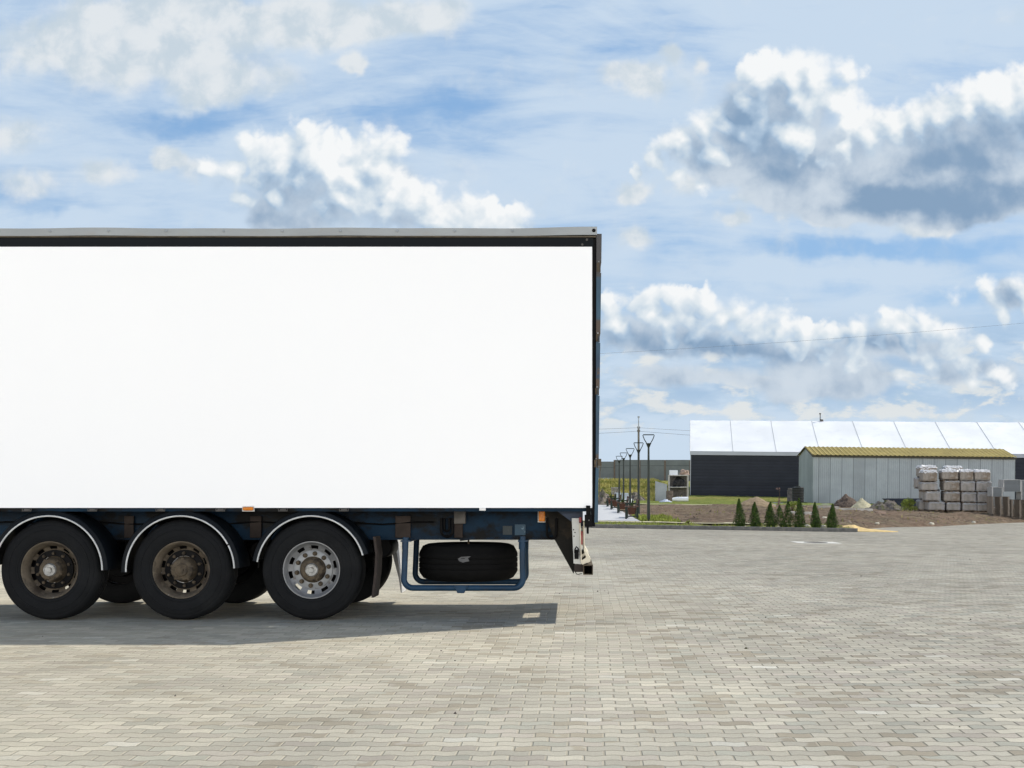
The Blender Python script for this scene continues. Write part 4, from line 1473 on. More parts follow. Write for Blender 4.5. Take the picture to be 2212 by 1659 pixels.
wire((X(700, 75), 75, Zd(790, 75)), (X(2700, 75), 75, Zd(650, 75)), .5, .006, 'single high wire rising to the right across the cumulus clouds')


# ------------------------------------------------------------------ lamps, planters, benches along the path
def tri_ring(w_top, w_bot, h, z0, r_):
    """flat standing frame, broad at the top, with rounded corners, in the x-z plane"""
    pts = []
    a = w_top / 2
    b_ = w_bot / 2
    raw = [(-b_, z0), (-a * .72, z0 + h * .42), (-a, z0 + h * .92), (-a * .93, z0 + h), (a * .93, z0 + h), (a, z0 + h * .92), (a * .72, z0 + h * .42), (b_, z0)]
    return MB().tube([(x, 0, z) for x, z in raw], r_, 6)
L0 = empty('park_lamp')
MB().tube([(0, 0, -.1), (0, 0, .9), (0, 0, 3.14)], [.075, .062, .040], 12).build('pole', M['lampmetal'], L0, smooth=True)
MB().lathe([(.03, 3.10), (.045, 3.13), (.10, 3.27), (.125, 3.31), (.0005, 3.315)], (0, 0, 0), 'z', 16).build('lamp_base', M['lampmetal'], L0, smooth=True)
tri_ring(.49, .17, .36, 3.31, .021).build('lamp_frame', M['lampmetal'], L0, smooth=True)
MB().box(-.22, .22, -.05, .05, 3.645, 3.675).build('lamp_head', M['lampmetal'], L0, bevel=.01)
lamps = [(1401, 55, 'dark park lamp with a triangular frame head, nearest and tallest of the row', 3.66),
         (1379.4, 66, 'dark park lamp overlapping the grey utility pole, second of the row', 3.66),
         (1361.2, 77, 'dark park lamp right behind the second planter, middle of the row', 3.66),
         (1347, 88, 'dark park lamp, fourth of the row, between middle and farthest', 3.66),
         (1337.6, 99, 'dark park lamp farthest along the path and smallest in the row', 3.66)]
for i, (dxx, d, lab, h) in enumerate(lamps):
    o = L0 if i == 0 else copy_tree(L0)
    x = X(dxx, d)
    o.location = (x, d, bed_z(x, d))
    o.rotation_euler = (0, 0, R((0, 6, -5, 8, -8)[i]))
    tag(o, lab, 'street lamp', 'lamps along the path')


def leaf_quads(mb, pts_fn, n, size, rng, flat=0.0):
    for i in range(n):
        p, out = pts_fn(rng)
        u = Vector((rng.gauss(0, 1), rng.gauss(0, 1), rng.gauss(0, 1)))
        nrm = (Vector(out) + u * .6)
        if nrm.length < 1e-3:
            continue
        nrm.normalize()
        t = nrm.cross(Vector((rng.gauss(0, 1), rng.gauss(0, 1), rng.gauss(0, 1)))).normalized()
        b_ = nrm.cross(t)
        s1 = size * rng.uniform(.6, 1.4)
        s2 = s1 * rng.uniform(.35, .7)
        P_ = Vector(p)
        b0 = len(mb.v)
        mb.v += [tuple(P_ - t * s1), tuple(P_ + b_ * s2), tuple(P_ + t * s1), tuple(P_ - b_ * s2)]
        mb.f.append((b0, b0 + 1, b0 + 2, b0 + 3))


def conifer(name, h, w, n, size, seed, tops=1, mat='thuja', parent=None):
    rng = random.Random(seed)
    root = empty(name, parent=parent)
    mb = MB()
    ph = [rng.uniform(0, 6.28) for _ in range(4)]
    centers = [(0, 0, 1.0)] if tops == 1 else [(-.14 * w / .42, 0, .86), (.09 * w / .42, .03, 1.0)]
    def fn(r_):
        c = centers[0] if tops == 1 or r_.random() < .42 else centers[1]
        t = r_.random() ** 1.25
        hh = h * c[2]
        # profile: bulging low, tapering to a spire
        prof = (1 - t) ** .82 * (.55 + .45 * min(1, t / .12)) + .035
        a = r_.uniform(0, 6.283)
        lump = 1 + .18 * math.sin(3 * a + 9 * t + ph[0]) + .12 * math.sin(5 * a - 14 * t + ph[1])
        rr = .5 * w * prof * lump * (.25 + .75 * r_.random() ** .45)
        fade = min(1, t / .3)
        x = c[0] * fade * (1 if tops > 1 else 0) + rr * math.cos(a) + .02 * math.sin(5 * t + ph[2])
        y = c[1] + rr * math.sin(a)
        return (x, y, .03 + t * (hh - .03)), (math.cos(a), math.sin(a), .45)
    leaf_quads(mb, fn, n, size, rng)
    mb.build('foliage', M[mat], root, recalc=False)
    MB().tube([(0, 0, -.1), (0, 0, h * .8)], [.022, .006], 6).build('trunk', M['bark'], root)
    return root


TH = [(725, 1000, 1293, 120, 1, 'thuja leftmost of the seven behind the kerb, tall thin pointed tip'),
      (892, 1035, 1296, 118, 1, 'thuja second from left behind the kerb, before the low loam mound'),
      (1060, 1036, 1299, 122, 1, 'thuja third from left behind the kerb, with a browned tip'),
      (1221, 1030, 1302, 132, 2, 'broad thuja with two tops, in the middle of the seven'),
      (1375, 990, 1303, 120, 1, 'tallest thuja with a pale tip, below the black water tank'),
      (1550, 1035, 1305, 104, 1, 'slim thuja sixth from left behind the kerb'),
      (1733, 1058, 1309, 122, 1, 'shortest stout thuja at the right end of the kerb')]
for i, (zx, zt_, zb_, w_, tops, lab) in enumerate(TH):
    d = 49.55
    dxx = 1453.8 + .1984 * zx
    h = (zb_ - zt_) * .1984 * d / 2800 + .05
    w = w_ * .1984 * d / 2800
    o = conifer('thuja', h, w * 1.3, 4200, .021, 40 + i, tops)
    x = X(dxx, d)
    o.location = (x, d, bed_z(x, d) - .01)
    tag(o, lab, 'shrub', 'young thujas behind the kerb')

# planter: dark stand, tapered wooden tub, small conifer inside
P0 = empty('planter')
mb = MB()
for sx in (-.25, .25):
    for sy in (-.25, .25):
        mb.box(sx - .03, sx + .03, sy - .03, sy + .03, 0, .53)
for sy in (-.25, .25):
    mb.box(-.25, .25, sy - .02, sy + .02, .10, .14)
for sx in (-.25, .25):
    mb.box(sx - .02, sx + .02, -.22, .22, .10, .14)
mb.build('stand', M['benchmetal'], P0)
mb = MB()
for (z0_, z1_, a, b_) in ((.20, .50, .13, .19),):
    mb.v += [(-a, -a, z0_), (a, -a, z0_), (a, a, z0_), (-a, a, z0_), (-b_, -b_, z1_), (b_, -b_, z1_), (b_, b_, z1_), (-b_, b_, z1_)]
    mb.f += [(0, 3, 2, 1), (4, 5, 6, 7), (0, 1, 5, 4), (1, 2, 6, 5), (2, 3, 7, 6), (3, 0, 4, 7)]
mb.build('tub', M['benchwood'], P0)
mb = MB()
for i in range(5):
    y = -.27 + i * .118
    mb.box(-.30, .30, y, y + .10, .531, .565)
mb.build('rim_boards', M['benchwood'], P0)
# bench
B0 = empty('bench')
mb = MB()
for sy in (-.75, .75):
    mb.box(-.25, -.20, sy - .03, sy + .03, 0, .62)
    mb.box(.20, .25, sy - .03, sy + .03, 0, .42)
    mb.prism_y([(.19, .42), (.24, .42), (.33, .86), (.28, .86)], sy - .03, sy + .03)
    mb.box(-.28, .27, sy - .035, sy + .035, .62, .66)
    mb.box(-.22, .22, sy - .025, sy + .025, .36, .40)
mb.build('frame', M['benchmetal'], B0)
mb = MB()
for i in range(4):
    mb.box(-.24 + i * .115, -.24 + i * .115 + .095, -.8, .8, .402, .435)
mb.build('seat', M['benchwood'], B0)
mb = MB()
for i in range(3):
    z = .55 + i * .11
    x = .235 + (z - .42) * .2
    mb.box(x - .05, x - .02, -.8, .8, z, z + .085)
mb.build('backrest', M['benchwood'], B0)
PLT = [(1364.6, 57, 'wooden tub planter with a small conifer, nearest along the path'), (1345.0, 68, 'wooden tub planter with a conifer, second along the path'),
       (1329.0, 77, 'wooden tub planter with a conifer, third along the path'), (1319.5, 86, 'wooden tub planter with a conifer, farthest along the path')]
for i, (dxx, d, lab) in enumerate(PLT):
    o = P0 if i == 0 else copy_tree(P0)
    x = X(dxx, d)
    o.location = (x, d, bed_z(x, d) + .03)
    tag(o, lab, 'planter', 'planters beside the path')
    c = conifer('small_conifer', .34, .17, 420, .018, 90 + i)
    c.location = (x + .02, d, bed_z(x, d) + .03 + .54)
    tag(c, lab.replace('wooden tub planter with a small conifer', 'little conifer growing in the planter').replace('wooden tub planter with a conifer', 'little conifer growing in the planter'), 'shrub', 'conifers in the planters')
    b = B0 if i == 0 else copy_tree(B0)
    d2 = d + 2.2
    x = X(dxx, d) + .10
    b.location = (x, d2, bed_z(x, d2) + .03)
    tag(b, ('wooden bench with dark iron frame, just behind the nearest planter', 'wooden bench with dark iron frame, just behind the second planter', 'wooden bench with dark iron frame, just behind the third planter',
            'wooden bench with dark iron frame, just behind the farthest planter')[i], 'bench', 'benches beside the path')


# ------------------------------------------------------------------ heaps and junk
def heap(name, label, cat, dxa, dxb, ybase, ytop, d, mat, peak=.5, rough=.12, depth=None, seed=1, sharp=1.0):
    xa, xb = X(dxa, d), X(dxb, d)
    w = xb - xa
    hh = (ybase - ytop) * d / 2800
    dep = depth or w
    cx = (xa + xb) / 2
    mb = MB()
    n = 36
    for j in range(n + 1):
        for i in range(n + 1):
            u, v_ = i / n * 2 - 1, j / n * 2 - 1
            up = u - (peak * 2 - 1) * (1 - abs(u))
            r_ = math.sqrt(up * up + v_ * v_)
            z = hh * max(0, 1 - r_) ** sharp * (1 if sharp != 1 else (1 + .25 * max(0, 1 - r_) - .25))
            z += rough * hh * mnoise.fractal(Vector((u * 3 + seed, v_ * 3, seed)), 1, 2, 4) * min(1, max(0, 1.05 - r_) * 3)
            if r_ > 1:
                z = -.15
            x, y = cx + u * w / 2, d + v_ * dep / 2
            mb.v.append((x - cx, y - d, ground_z(x, y) - ground_z(cx, d) + z))
    for j in range(n):
        for i in range(n):
            a = j * (n + 1) + i
            mb.f.append((a, a + 1, a + n + 2, a + n + 1))
    o = mb.build(name, mat, smooth=True)
    o.location = (cx, d, ground_z(cx, d) + .02)
    tag(o, label, cat)
    return o


heap('soil_mound', 'low rounded mound of light brown loam before the dark hall wall', 'mound', 1590, 1676, 1100, 1079, 92, M['loam'], rough=.10, seed=3, sharp=.8)
heap('soil_heap', 'dark brown soil heap in front of the grey shed', 'heap', 1798, 1860, 1100, 1072, 97, M['soil'], seed=5, rough=.14, sharp=.85)
heap('sand_heap', 'pale pointed sand heap beside the dark soil heap', 'heap', 1836, 1892, 1103, 1080, 91, M['sand'], seed=8, peak=.45, rough=.06, sharp=1.15)
heap('rubble_heap', 'low mixed rubble heap between sand heap and green weeds', 'heap', 1868, 1968, 1106, 1085, 88, M['rubble'], seed=11, rough=.5, depth=3)
heap('sand_spill', 'yellow sand spilling over the end of the kerb onto the pavers', 'sand', 1806, 1940, 1146, 1137, 50.6, M['ysand'], seed=14, rough=.05, depth=1.9, peak=.3)
heap('earth_heap', 'reddish earth heap by the path next to the trailer edge', 'heap', 1280, 1326, 1094, 1060, 97, M['rubble'], seed=17, rough=.25, depth=3)
heap('pale_rubble', 'pale broken rubble lying in front of the grassy bank', 'rubble', 1344, 1396, 1078, 1060, 124, M['rubble'], seed=19, rough=.4, depth=3)

# stones behind the kerb
rng = random.Random(11)
STN = [(1648, 1132.5, 8, 'pale stone between the second and third thuja'), (1681, 1133, 7, 'pale stone between the third and the two-topped thuja'), (1681.5, 1125, 4, 'small pale stone standing above the stone left of the two-topped thuja'),
       (1744, 1134.5, 13, 'wide pale stone between the tallest and the slim thuja'), (1779, 1135, 14, 'wide pale stone between the slim and the shortest thuja'), (1608.5, 1132, 9, 'pale stone right beside the leftmost thuja'),
       (1781, 1120, 11, 'rough pale boulder on the soil behind the slim thuja'), (1895, 1135.8, 9, 'white stone at the tip of the yellow sand'), (2012, 1134, 12, 'white stone at the yard edge below the block packs'),
       (2103, 1127, 9, 'white lump on dark soil below the last block packs'), (1880, 1103.5, 6, 'small pale stone at the foot of the sand heap')]
for (dxx, yy_, w_, lab) in STN:
    if dxx < 1790 and yy_ > 1122:
        d = 50.3
    else:
        d = 60.0
        for _ in range(30):
            x = X(dxx, d)
            zz = ground_z(x, d)
            d = max(50.5, (1.535 - zz) * 2800 / (yy_ + 1.5 - 1015))
    x = X(dxx, d)
    r_ = w_ * .5 * d / 2800
    bm = bmesh.new()
    bmesh.ops.create_icosphere(bm, subdivisions=3, radius=1)
    sd = rng.uniform(0, 50)
    for v_ in bm.verts:
        f = 1 + .35 * mnoise.fractal(v_.co * 1.3 + Vector((sd, 0, 0)), 1, 2, 3)
        v_.co = Vector((v_.co.x * r_ * f, v_.co.y * r_ * f * .8, v_.co.z * r_ * f * .55 + r_ * .3))
    me = bpy.data.meshes.new('stone')
    bm.to_mesh(me)
    bm.free()
    me.materials.append(M['stone'])
    o = bpy.data.objects.new('stone', me)
    COL.objects.link(o)
    o.location = (x, d, ground_z(x, d) + soil_noise(x, d))
    tag(o, lab, 'stone', 'pale stones on the soil')
# loose clods over the dug soil
mb = MB()
n_c = 0
while n_c < 900:
    d = rng.uniform(51, 98)
    x = rng.uniform(3.6, 36)
    if d < edge_y(x) + .5 or abs(x - X(1230 + 500, d)) > 900 * d / 2800:
        continue
    n_c += 1
    if mnoise.noise(Vector((x * .35, d * .18, 2.2))) < -.05:
        continue
    r_ = rng.uniform(.03, .10) * (1.8 if rng.random() < .08 else 1)
    zz = ground_z(x, d) + soil_noise(x, d)
    b0 = len(mb.v)
    for t in range(6):
        a = 2 * math.pi * t / 6 + rng.random()
        mb.v.append((x + r_ * rng.uniform(.7, 1.3) * math.cos(a), d + r_ * rng.uniform(.7, 1.3) * math.sin(a), zz - .03))
    mb.v.append((x + rng.uniform(-.3, .3) * r_, d, zz + r_ * rng.uniform(.5, 1.0)))
    for t in range(6):
        mb.f.append((b0 + t, b0 + (t + 1) % 6, b0 + 6))
o = mb.build('rubble', M['clod'])
tag(o, 'loose clods and stones scattered over the dug brown soil', 'rubble', kind='stuff')
# concrete kerb stones lying on the soil
KS = [(1706, 1720, 1110, 80, 'pale concrete kerb piece between the two-topped and the tallest thuja'), (1736, 1755, 1111, 80, 'pale concrete kerb piece between the tallest and the slim thuja'), (1768, 1812, 1098, 92, 'long pale kerb edging right of the slim thuja'),
      (1650, 1676, 1093, 96, 'pale edging piece behind the third thuja'), (1806, 1885, 1103, 88, 'long pale edging line in front of the soil and sand heaps'), (1890, 1912, 1110, 80, 'flat reddish board on the soil before the rubble heap')]
for (xa, xb, yy_, d, lab) in KS:
    for _ in range(25):
        xm = X((xa + xb) / 2, d)
        d = (1.535 - ground_z(xm, d)) * 2800 / (yy_ - 1015)
    w = (xb - xa) * d / 2800
    xm = X((xa + xb) / 2, d)
    o = MB().box(-w / 2, w / 2, -.12, .12, -.15, .13).build('kerb_stone', M['concrete'] if 'board' not in lab else M['pinkpile'], bevel=.02)
    o.location = (xm, d, ground_z(xm, d))
    o.rotation_euler = (0, .016, R(rng.uniform(-4, 4)))
    tag(o, lab, 'kerb stone')

# block packs on pallets
BD = 83.5
BR = [[(265, 545, 175, 372), (640, 950, 165, 345), (985, 1242, 165, 352), (1270, 1572, 170, 350)],
      [(245, 552, 392, 562), (672, 978, 362, 545), (1000, 1275, 372, 565), (1300, 1590, 372, 562)],
      [(320, 602, 568, 755), (680, 985, 575, 757), (1015, 1302, 585, 765), (1322, 1585, 580, 772)],
      [(380, 692, 768, 965), (728, 992, 780, 965), (1030, 1312, 790, 980), (1318, 1570, 795, 985)]]
rown = ('top', 'second', 'third', 'bottom')
coln = ('first', 'second', 'third', 'last')
zg = ground_z(X(2063, BD), BD)
zprev = [None] * 4


def block_pack(x0, x1, z0, z1, d, seed, brown, wrap_top, lab):
    rng = random.Random(seed)
    w, h = x1 - x0, z1 - z0
    root = empty('block_pack', ((x0 + x1) / 2, d, z0))
    tag(root, lab, 'block pack', 'wrapped block packs stacked on pallets')
    bm = bmesh.new()
    bmesh.ops.create_cube(bm, size=1)
    bmesh.ops.subdivide_edges(bm, edges=bm.edges, cuts=7, use_grid_fill=True)
    for v_ in bm.verts:
        n_ = mnoise.fractal(v_.co * 2.2 + Vector((seed, 0, 0)), 1, 2, 3)
        bx = 1 + .02 * n_
        r_ = (abs(v_.co.x) > .45) + (abs(v_.co.y) > .45) + (abs(v_.co.z) > .45)
        if r_ >= 2:
            bx *= .972
        v_.co = Vector((v_.co.x * w * bx, v_.co.y * .92 * bx, v_.co.z * (h - .10) * bx + (h + .10) / 2))
    me = bpy.data.meshes.new('blocks')
    bm.to_mesh(me)
    bm.free()
    me.materials.append(M['brickb'] if brown else M['brick'])
    o = bpy.data.objects.new('blocks', me)
    COL.objects.link(o)
    o.parent = root
    for p in me.polygons:
        p.use_smooth = True
    mb = MB()
    for y in (-.42, -.06, .30):
        mb.box(-w * .46, w * .46, y, y + .12, .0, .03)
        for x in (-w * .44, -w * .06, w * .32):
            mb.box(x, x + w * .12, y, y + .12, .03, .08)
    mb.build('pallet', M['pallet'], root)
    # crumpled film: cap on top and left flank
    mb = MB()
    n = 14
    for j in range(n + 1):
        for i in range(n + 1):
            u, v_ = i / n - .5, j / n - .5
            ed = max(abs(u), abs(v_))
            z = h + .012 + .05 * mnoise.fractal(Vector((u * 5 + seed, v_ * 5, 0)), 1, 2, 4) * (1.6 if wrap_top else .4) + (.05 if wrap_top else 0)
            drop = .09 + .07 * mnoise.fractal(Vector((u * 9 + seed, v_ * 9, 3)), 1, 2, 3)
            if i in (0, n) or j in (0, n):
                z = h - abs(drop)
            mb.v.append((u * w * 1.03, v_ * .97, z))
    for j in range(n):
        for i in range(n):
            a = j * (n + 1) + i
            mb.f.append((a, a + 1, a + n + 2, a + n + 1))
    mb.build('plastic_wrap', M['wrap'] if wrap_top else M['wrapside'], root, smooth=True)
    return root


for r_ in range(4):
    for c_ in range(4):
        xa, xb, ya, yb = BR[r_][c_]
        x0, x1 = X(1964 + .1121 * xa, BD), X(1964 + .1121 * xb, BD)
        zt_ = Zd(998.5 + .1121 * ya, BD)
        zb_ = Zd(998.5 + .1121 * (BR[r_ + 1][c_][2] if r_ < 3 else 995), BD)
        if r_ == 3:
            zb_ = ground_z((x0 + x1) / 2, BD)
        lab = 'dusty block pack in film, %s row of the stack, %s from the left' % (rown[r_], coln[c_])
        if r_ == 0:
            lab = 'block pack topped with crumpled white film, %s from left in the top row' % coln[c_]
        block_pack(x0, x1, zb_, zt_ + .01, BD + .46, r_ * 7 + c_ * 3 + 2, (r_, c_) in ((0, 0), (0, 2), (0, 3), (1, 1), (2, 1), (0, 1)), r_ == 0, lab)
# back row, seen at the left end of the stack and in its gaps
for r_ in range(4):
    x1_ = X(1964 + .1121 * (200, 150, 250, 200)[r_], BD + 1.1) + 1.15
    for c_, (off, w) in enumerate(((0, 1.15), (1.45, 1.15))):
        xa = x1_ - 1.15 + off + (.25 if c_ else 0)
        zb0 = ground_z(xa, BD + 1.5)
        hh = .73
        o = block_pack(xa, xa + w, zb0 + (3 - r_) * hh, zb0 + (4 - r_) * hh - .02, BD + 1.55, 60 + r_ + 9 * c_, r_ == 0, r_ == 0,
                       ('block pack in the back row at the left end, %s of its stack' if c_ == 0 else 'block pack in the back row seen through the gap, %s of its stack') % ('topmost', 'second', 'third', 'lowest')[r_])

# stacks of thin boards / pallets at the right edge
PD = 82.0
PB = empty('stacked_pallet')
pw = 1.18
mb = MB()
for i in range(6):
    y = -.5 + i * .18
    mb.box(-pw / 2, pw / 2, y, y + .13, .045, .072)
mb.build('deck', M['palletgrey'], PB)
mb = MB()
for x in (-pw / 2, -.08, pw / 2 - .16):
    mb.box(x, x + .085, -.49, .53, .0, .0445)
mb.build('bearer', M['benchpost'], PB)
x_a = X(2143, PD) + pw / 2
n_l = 17
first = True
zt = {}
for s2 in range(3):
    x = x_a + s2 * 1.22
    z = ground_z(x, PD)
    for i in range(n_l):
        o = PB if first else copy_tree(PB)
        first = False
        o.location = (x + rng.uniform(-.02, .02), PD + .5 + rng.uniform(-.02, .02), z)
        o.rotation_euler = (0, .012, R(rng.uniform(-1.2, 1.2)))
        tag(o, ('weathered pallet in the tall pallet stack next to the block packs', 'weathered pallet in the pallet stack cut by the right frame edge', 'weathered pallet in the pallet stack beyond the right frame edge')[s2], 'pallet', 'pallets in tall stacks')
        z += .0735
    zt[s2] = (x, z)
def board_pack(x0, x1, z0, z1, d, lab):
    root = empty('board_pack', ((x0 + x1) / 2, d, z0))
    tag(root, lab, 'board pack', 'grey board packs on the pallet stacks')
    w, h = x1 - x0, z1 - z0
    mb = MB()
    n = max(3, int(h / .06))
    for i in range(n):
        a = rng.uniform(-.012, .012)
        mb.box(-w / 2 + a, w / 2 + a, -.45, .45, h * i / n, h * (i + .86) / n)
    mb.build('boards', M['board'], root)
    mb = MB()
    for x in (-w / 2 - .015, w / 2 - .05):
        mb.box(x, x + .065, -.47, .47, 0, h + .02)
    mb.box(-w / 2 + .052, w / 2 - .052, -.47, .47, h + .001, h + .03)
    mb.build('film_edge', M['wrapside'], root)
    return root
z17 = zt[0][1]
board_pack(X(2168, PD), X(2206, PD), max(z17, Zd(1062, PD)) , Zd(1037, PD), PD + .5, 'grey board pack in film on top of the pallet stack')
board_pack(X(2207.5, PD), X(2250, PD), zt[1][1] + .01, Zd(1038, PD), PD + .55, 'grey board pack on the pallets, cut by the right frame edge')
board_pack(X(2144, PD), X(2166, PD), z17 + .01, Zd(1053, PD), PD + .5, 'low grey board pack next to the last block pack')

# dark steel trough
d = 100
x0, x1 = X(1909, d), X(1992, d)
zt_, zb_ = Zd(1077, d), ground_z((x0 + x1) / 2, d)
SK = empty('steel_trough', ((x0 + x1) / 2, d, zb_))
tag(SK, 'dark blue steel trough with sloping ends against the grey shed', 'trough')
w, h = (x1 - x0) / 2, zt_ - zb_
mb = MB()
o_ = [(-w, h), (-w * .55, .05), (w * .55, .05), (w, h)]
i_ = [(w - .12, h - .02), (w * .5, .14), (-w * .5, .14), (-w + .12, h - .02)]
mb.prism_y(o_[::-1] + [(-w + .06, h), (-w * .52, .1), (w * .52, .1), (w - .06, h)], -.6, .6)
mb.prism_y([(-w * .9, h - .03), (-w * .53, .07), (w * .53, .07), (w * .9, h - .03)], -.62, -.58)
mb.build('shell', M['skip'], SK)
MB().box(-w - .04, w + .04, -.68, -.625, h - .13, h + .03).build('rim', M['skip'], SK, bevel=.01)

# black ribbed tank with grey junk beside
d = 114
x0, x1 = X(1711, d), X(1736.5, d)
zb_ = ground_z((x0 + x1) / 2, d) + .09
hh = Zd(1051.5, d) - zb_
TK = empty('water_tank', ((x0 + x1) / 2, d, zb_))
tag(TK, 'black ribbed plastic tank at the corner of dark hall and grey shed', 'tank')
r_ = (x1 - x0) / 2
prof = [(.0005, 0), (r_ * .97, 0), (r_, .05)]
for i in range(5):
    z = hh * (.12 + .17 * i)
    prof += [(r_, z), (r_ * .95, z + hh * .04), (r_ * .95, z + hh * .08), (r_ * .99, z + hh * .12)]
prof += [(r_ * .93, hh * .96), (r_ * .5, hh), (.0005, hh)]
MB().lathe(prof, (0, 0, 0), 'z', 28).build('body', M['blacktank'], TK, smooth=True)
MB().lathe([(.2, hh - .02), (.2, hh + .06), (.0005, hh + .07)], (0, 0, 0), 'z', 16).build('lid', M['blacktank'], TK)
x = X(1706, 116)
o = MB().box(-.2, .25, -.3, .3, 0, 1.05).box(-.15, .3, -.25, .2, 1.052, 1.22).build('junk_pile', M['greyjunk'], bevel=.05)
o.location = (x, 116, ground_z(x, 116) + .09)
tag(o, 'grey dusty pile of junk left of the black tank', 'junk')

# two-tier rack with junk at the hall's left corner
d = 128
def rp(dxx, yy_):
    return X(dxx, d), Zd(yy_, d)
xl, zt_ = rp(1445, 1027)
xr, _ = rp(1485.5, 1027)
zg_ = ground_z(xl, d)
RK = empty('steel_rack', ((xl + xr) / 2, d, zg_))
tag(RK, 'pale steel two-tier rack beside the left corner of the white hall', 'rack')
w = (xr - xl) / 2
ht = zt_ - zg_
mid_ = Zd(1052.5, d) - zg_
for sx in (-w, w):
    for sy in (-.5, .5):
        MB().tube([(sx, sy, -.1), (sx, sy, ht)], .05, 8).build('upright', M['rack'], RK, smooth=True)
for zz in (ht, mid_):
    mb = MB()
    for sy in (-.5, .5):
        mb.tube([(-w - .05, sy, zz), (w + .05, sy, zz)], .055, 8)
    mb.box(-w, w, -.45, .45, zz - .03, zz + .03)
    mb.build('shelf', M['rack'], RK)
mb = MB().box(-w, w, .52, .54, 0, ht)
mb.build('back_sheet', M['greyjunk'], RK)
cx = RK.location.x
def blob(name, label, cat, loc, size, mat, seed, rough=.3):
    bm = bmesh.new()
    bmesh.ops.create_icosphere(bm, subdivisions=4, radius=1)
    for v_ in bm.verts:
        f = 1 + rough * mnoise.fractal(v_.co * 1.6 + Vector((seed, 0, 0)), 1, 2, 4)
        z = v_.co.z * f
        v_.co = Vector((v_.co.x * f * size[0] / 2, v_.co.y * f * size[1] / 2, max(z, -.55) * size[2] / 1.55 + size[2] * .55 / 1.55))
    me = bpy.data.meshes.new(name)
    bm.to_mesh(me)
    bm.free()
    for p in me.polygons:
        p.use_smooth = True
    me.materials.append(mat)
    o = bpy.data.objects.new(name, me)
    COL.objects.link(o)
    o.location = loc
    tag(o, label, cat)
    return o
blob('black_bag', 'black bag lying on the middle shelf of the steel rack', 'bag', (cx + .05, d, zg_ + mid_ + .035), (1.1, .8, .95), M['bag'], 4)
blob('rubble_bag', 'pinkish rubble pile on top of the steel rack', 'pile', (cx + .62, d, zg_ + ht + .035), (.9, .8, .55), M['pinkpile'], 9, .45)
o = MB().box(-.4, .4, -.3, .3, 0, .48).build('white_box', M['whitebox'], bevel=.04)
o.location = (cx - .48, d, zg_ + ht + .035)
tag(o, 'white box standing on top of the steel rack', 'box')
# leaning sheet, barrel, roll
d2 = 124
x0, x1 = X(1415.5, d2), X(1441, d2)
zg2 = ground_z(x0, d2)
o = MB().prism_y([(0, 0), (x1 - x0, 0), (x1 - x0, Zd(1045.5, d2) - zg2), (0.02, Zd(1038.5, d2) - zg2)], -.02, .35).build('metal_sheet', M['sheet'], bevel=.01)
o.location = (x0, d2, zg2 - .03)
o.rotation_euler = (R(-4), 0, 0)
tag(o, 'grey metal cabinet side with slanting top, left of the steel rack', 'cabinet')
x = X(1446.5, 122)
o = MB().lathe([(.0005, 0), (.33, 0), (.33, .45), (.35, .47), (.33, .49), (.33, .95), (.35, .97), (.0005, .97)], (0, 0, 0), 'z', 20).build('barrel', M['barrel'], smooth=True)
o.location = (x, 122, ground_z(x, 122))
tag(o, 'brown barrel standing before the steel rack', 'barrel')
x = X(1470, 119)
o = MB().tube([(-.75, 0, .2), (-.3, .0, .22), (.7, .05, .22)], [.14, .21, .22], 14).build('plastic_roll', M['whitebox'], smooth=True)
o.location = (x, 119, ground_z(x, 119) + .02)
tag(o, 'white plastic roll lying on grass beside the hall corner', 'roll')
x = X(1436, 117)
o = heap('white_rubbish', 'flat white rubbish on the grass left of the plastic roll', 'rubbish', 1424, 1452, 1082, 1077, 117, M['bluewhite'], seed=23, rough=.4, depth=1.0)
# pallet of stones and blue-white crates near the trailer edge
d3 = 132
x0 = X(1330, d3)
SP = empty('stone_pile', (x0, d3, ground_z(x0, d3)))
tag(SP, 'stacked grey stones on a pallet before the grassy bank', 'stone stack')
mb = MB()
for r_ in range(5):
    x = -.5 + rng.uniform(0, .06)
    while x < .42:
        w = rng.uniform(.18, .34)
        mb.box(x, min(.5, x + w - .02), -.4 + rng.uniform(-.03, .03), .4, .13 + r_ * .19, .13 + r_ * .19 + .17)
        x += w
mb.build('stones', M['brick'], SP, bevel=.03)
mb = MB()
for y in (-.4, -.05, .3):
    mb.box(-.52, .52, y, y + .1, 0, .13)
mb.build('pallet', M['pallet'], SP)
for (xa, xb, ya, yb, lab) in ((1327.5, 1341, 1064.5, 1075, 'bluish white crate left of the pair behind the benches'), (1343, 1357.5, 1065, 1077, 'bluish white crate right of the pair behind the benches')):
    d4 = 112
    x0, x1 = X(xa, d4), X(xb, d4)
    zg4 = ground_z(x0, d4)
    o = MB().box(-(x1 - x0) / 2, (x1 - x0) / 2, -.3, .3, 0, Zd(ya, d4) - zg4).build('crate', M['bluewhite'], bevel=.03)
    o.location = ((x0 + x1) / 2, d4, zg4)
    tag(o, lab, 'crate', 'bluish crates behind the benches')
blob('white_sack', 'white sack lying right of the bluish crates', 'sack', (X(1358, 104), 104, ground_z(X(1358, 104), 104) + .02), (.8, .5, .4), M['whitebox'], 31, .2)


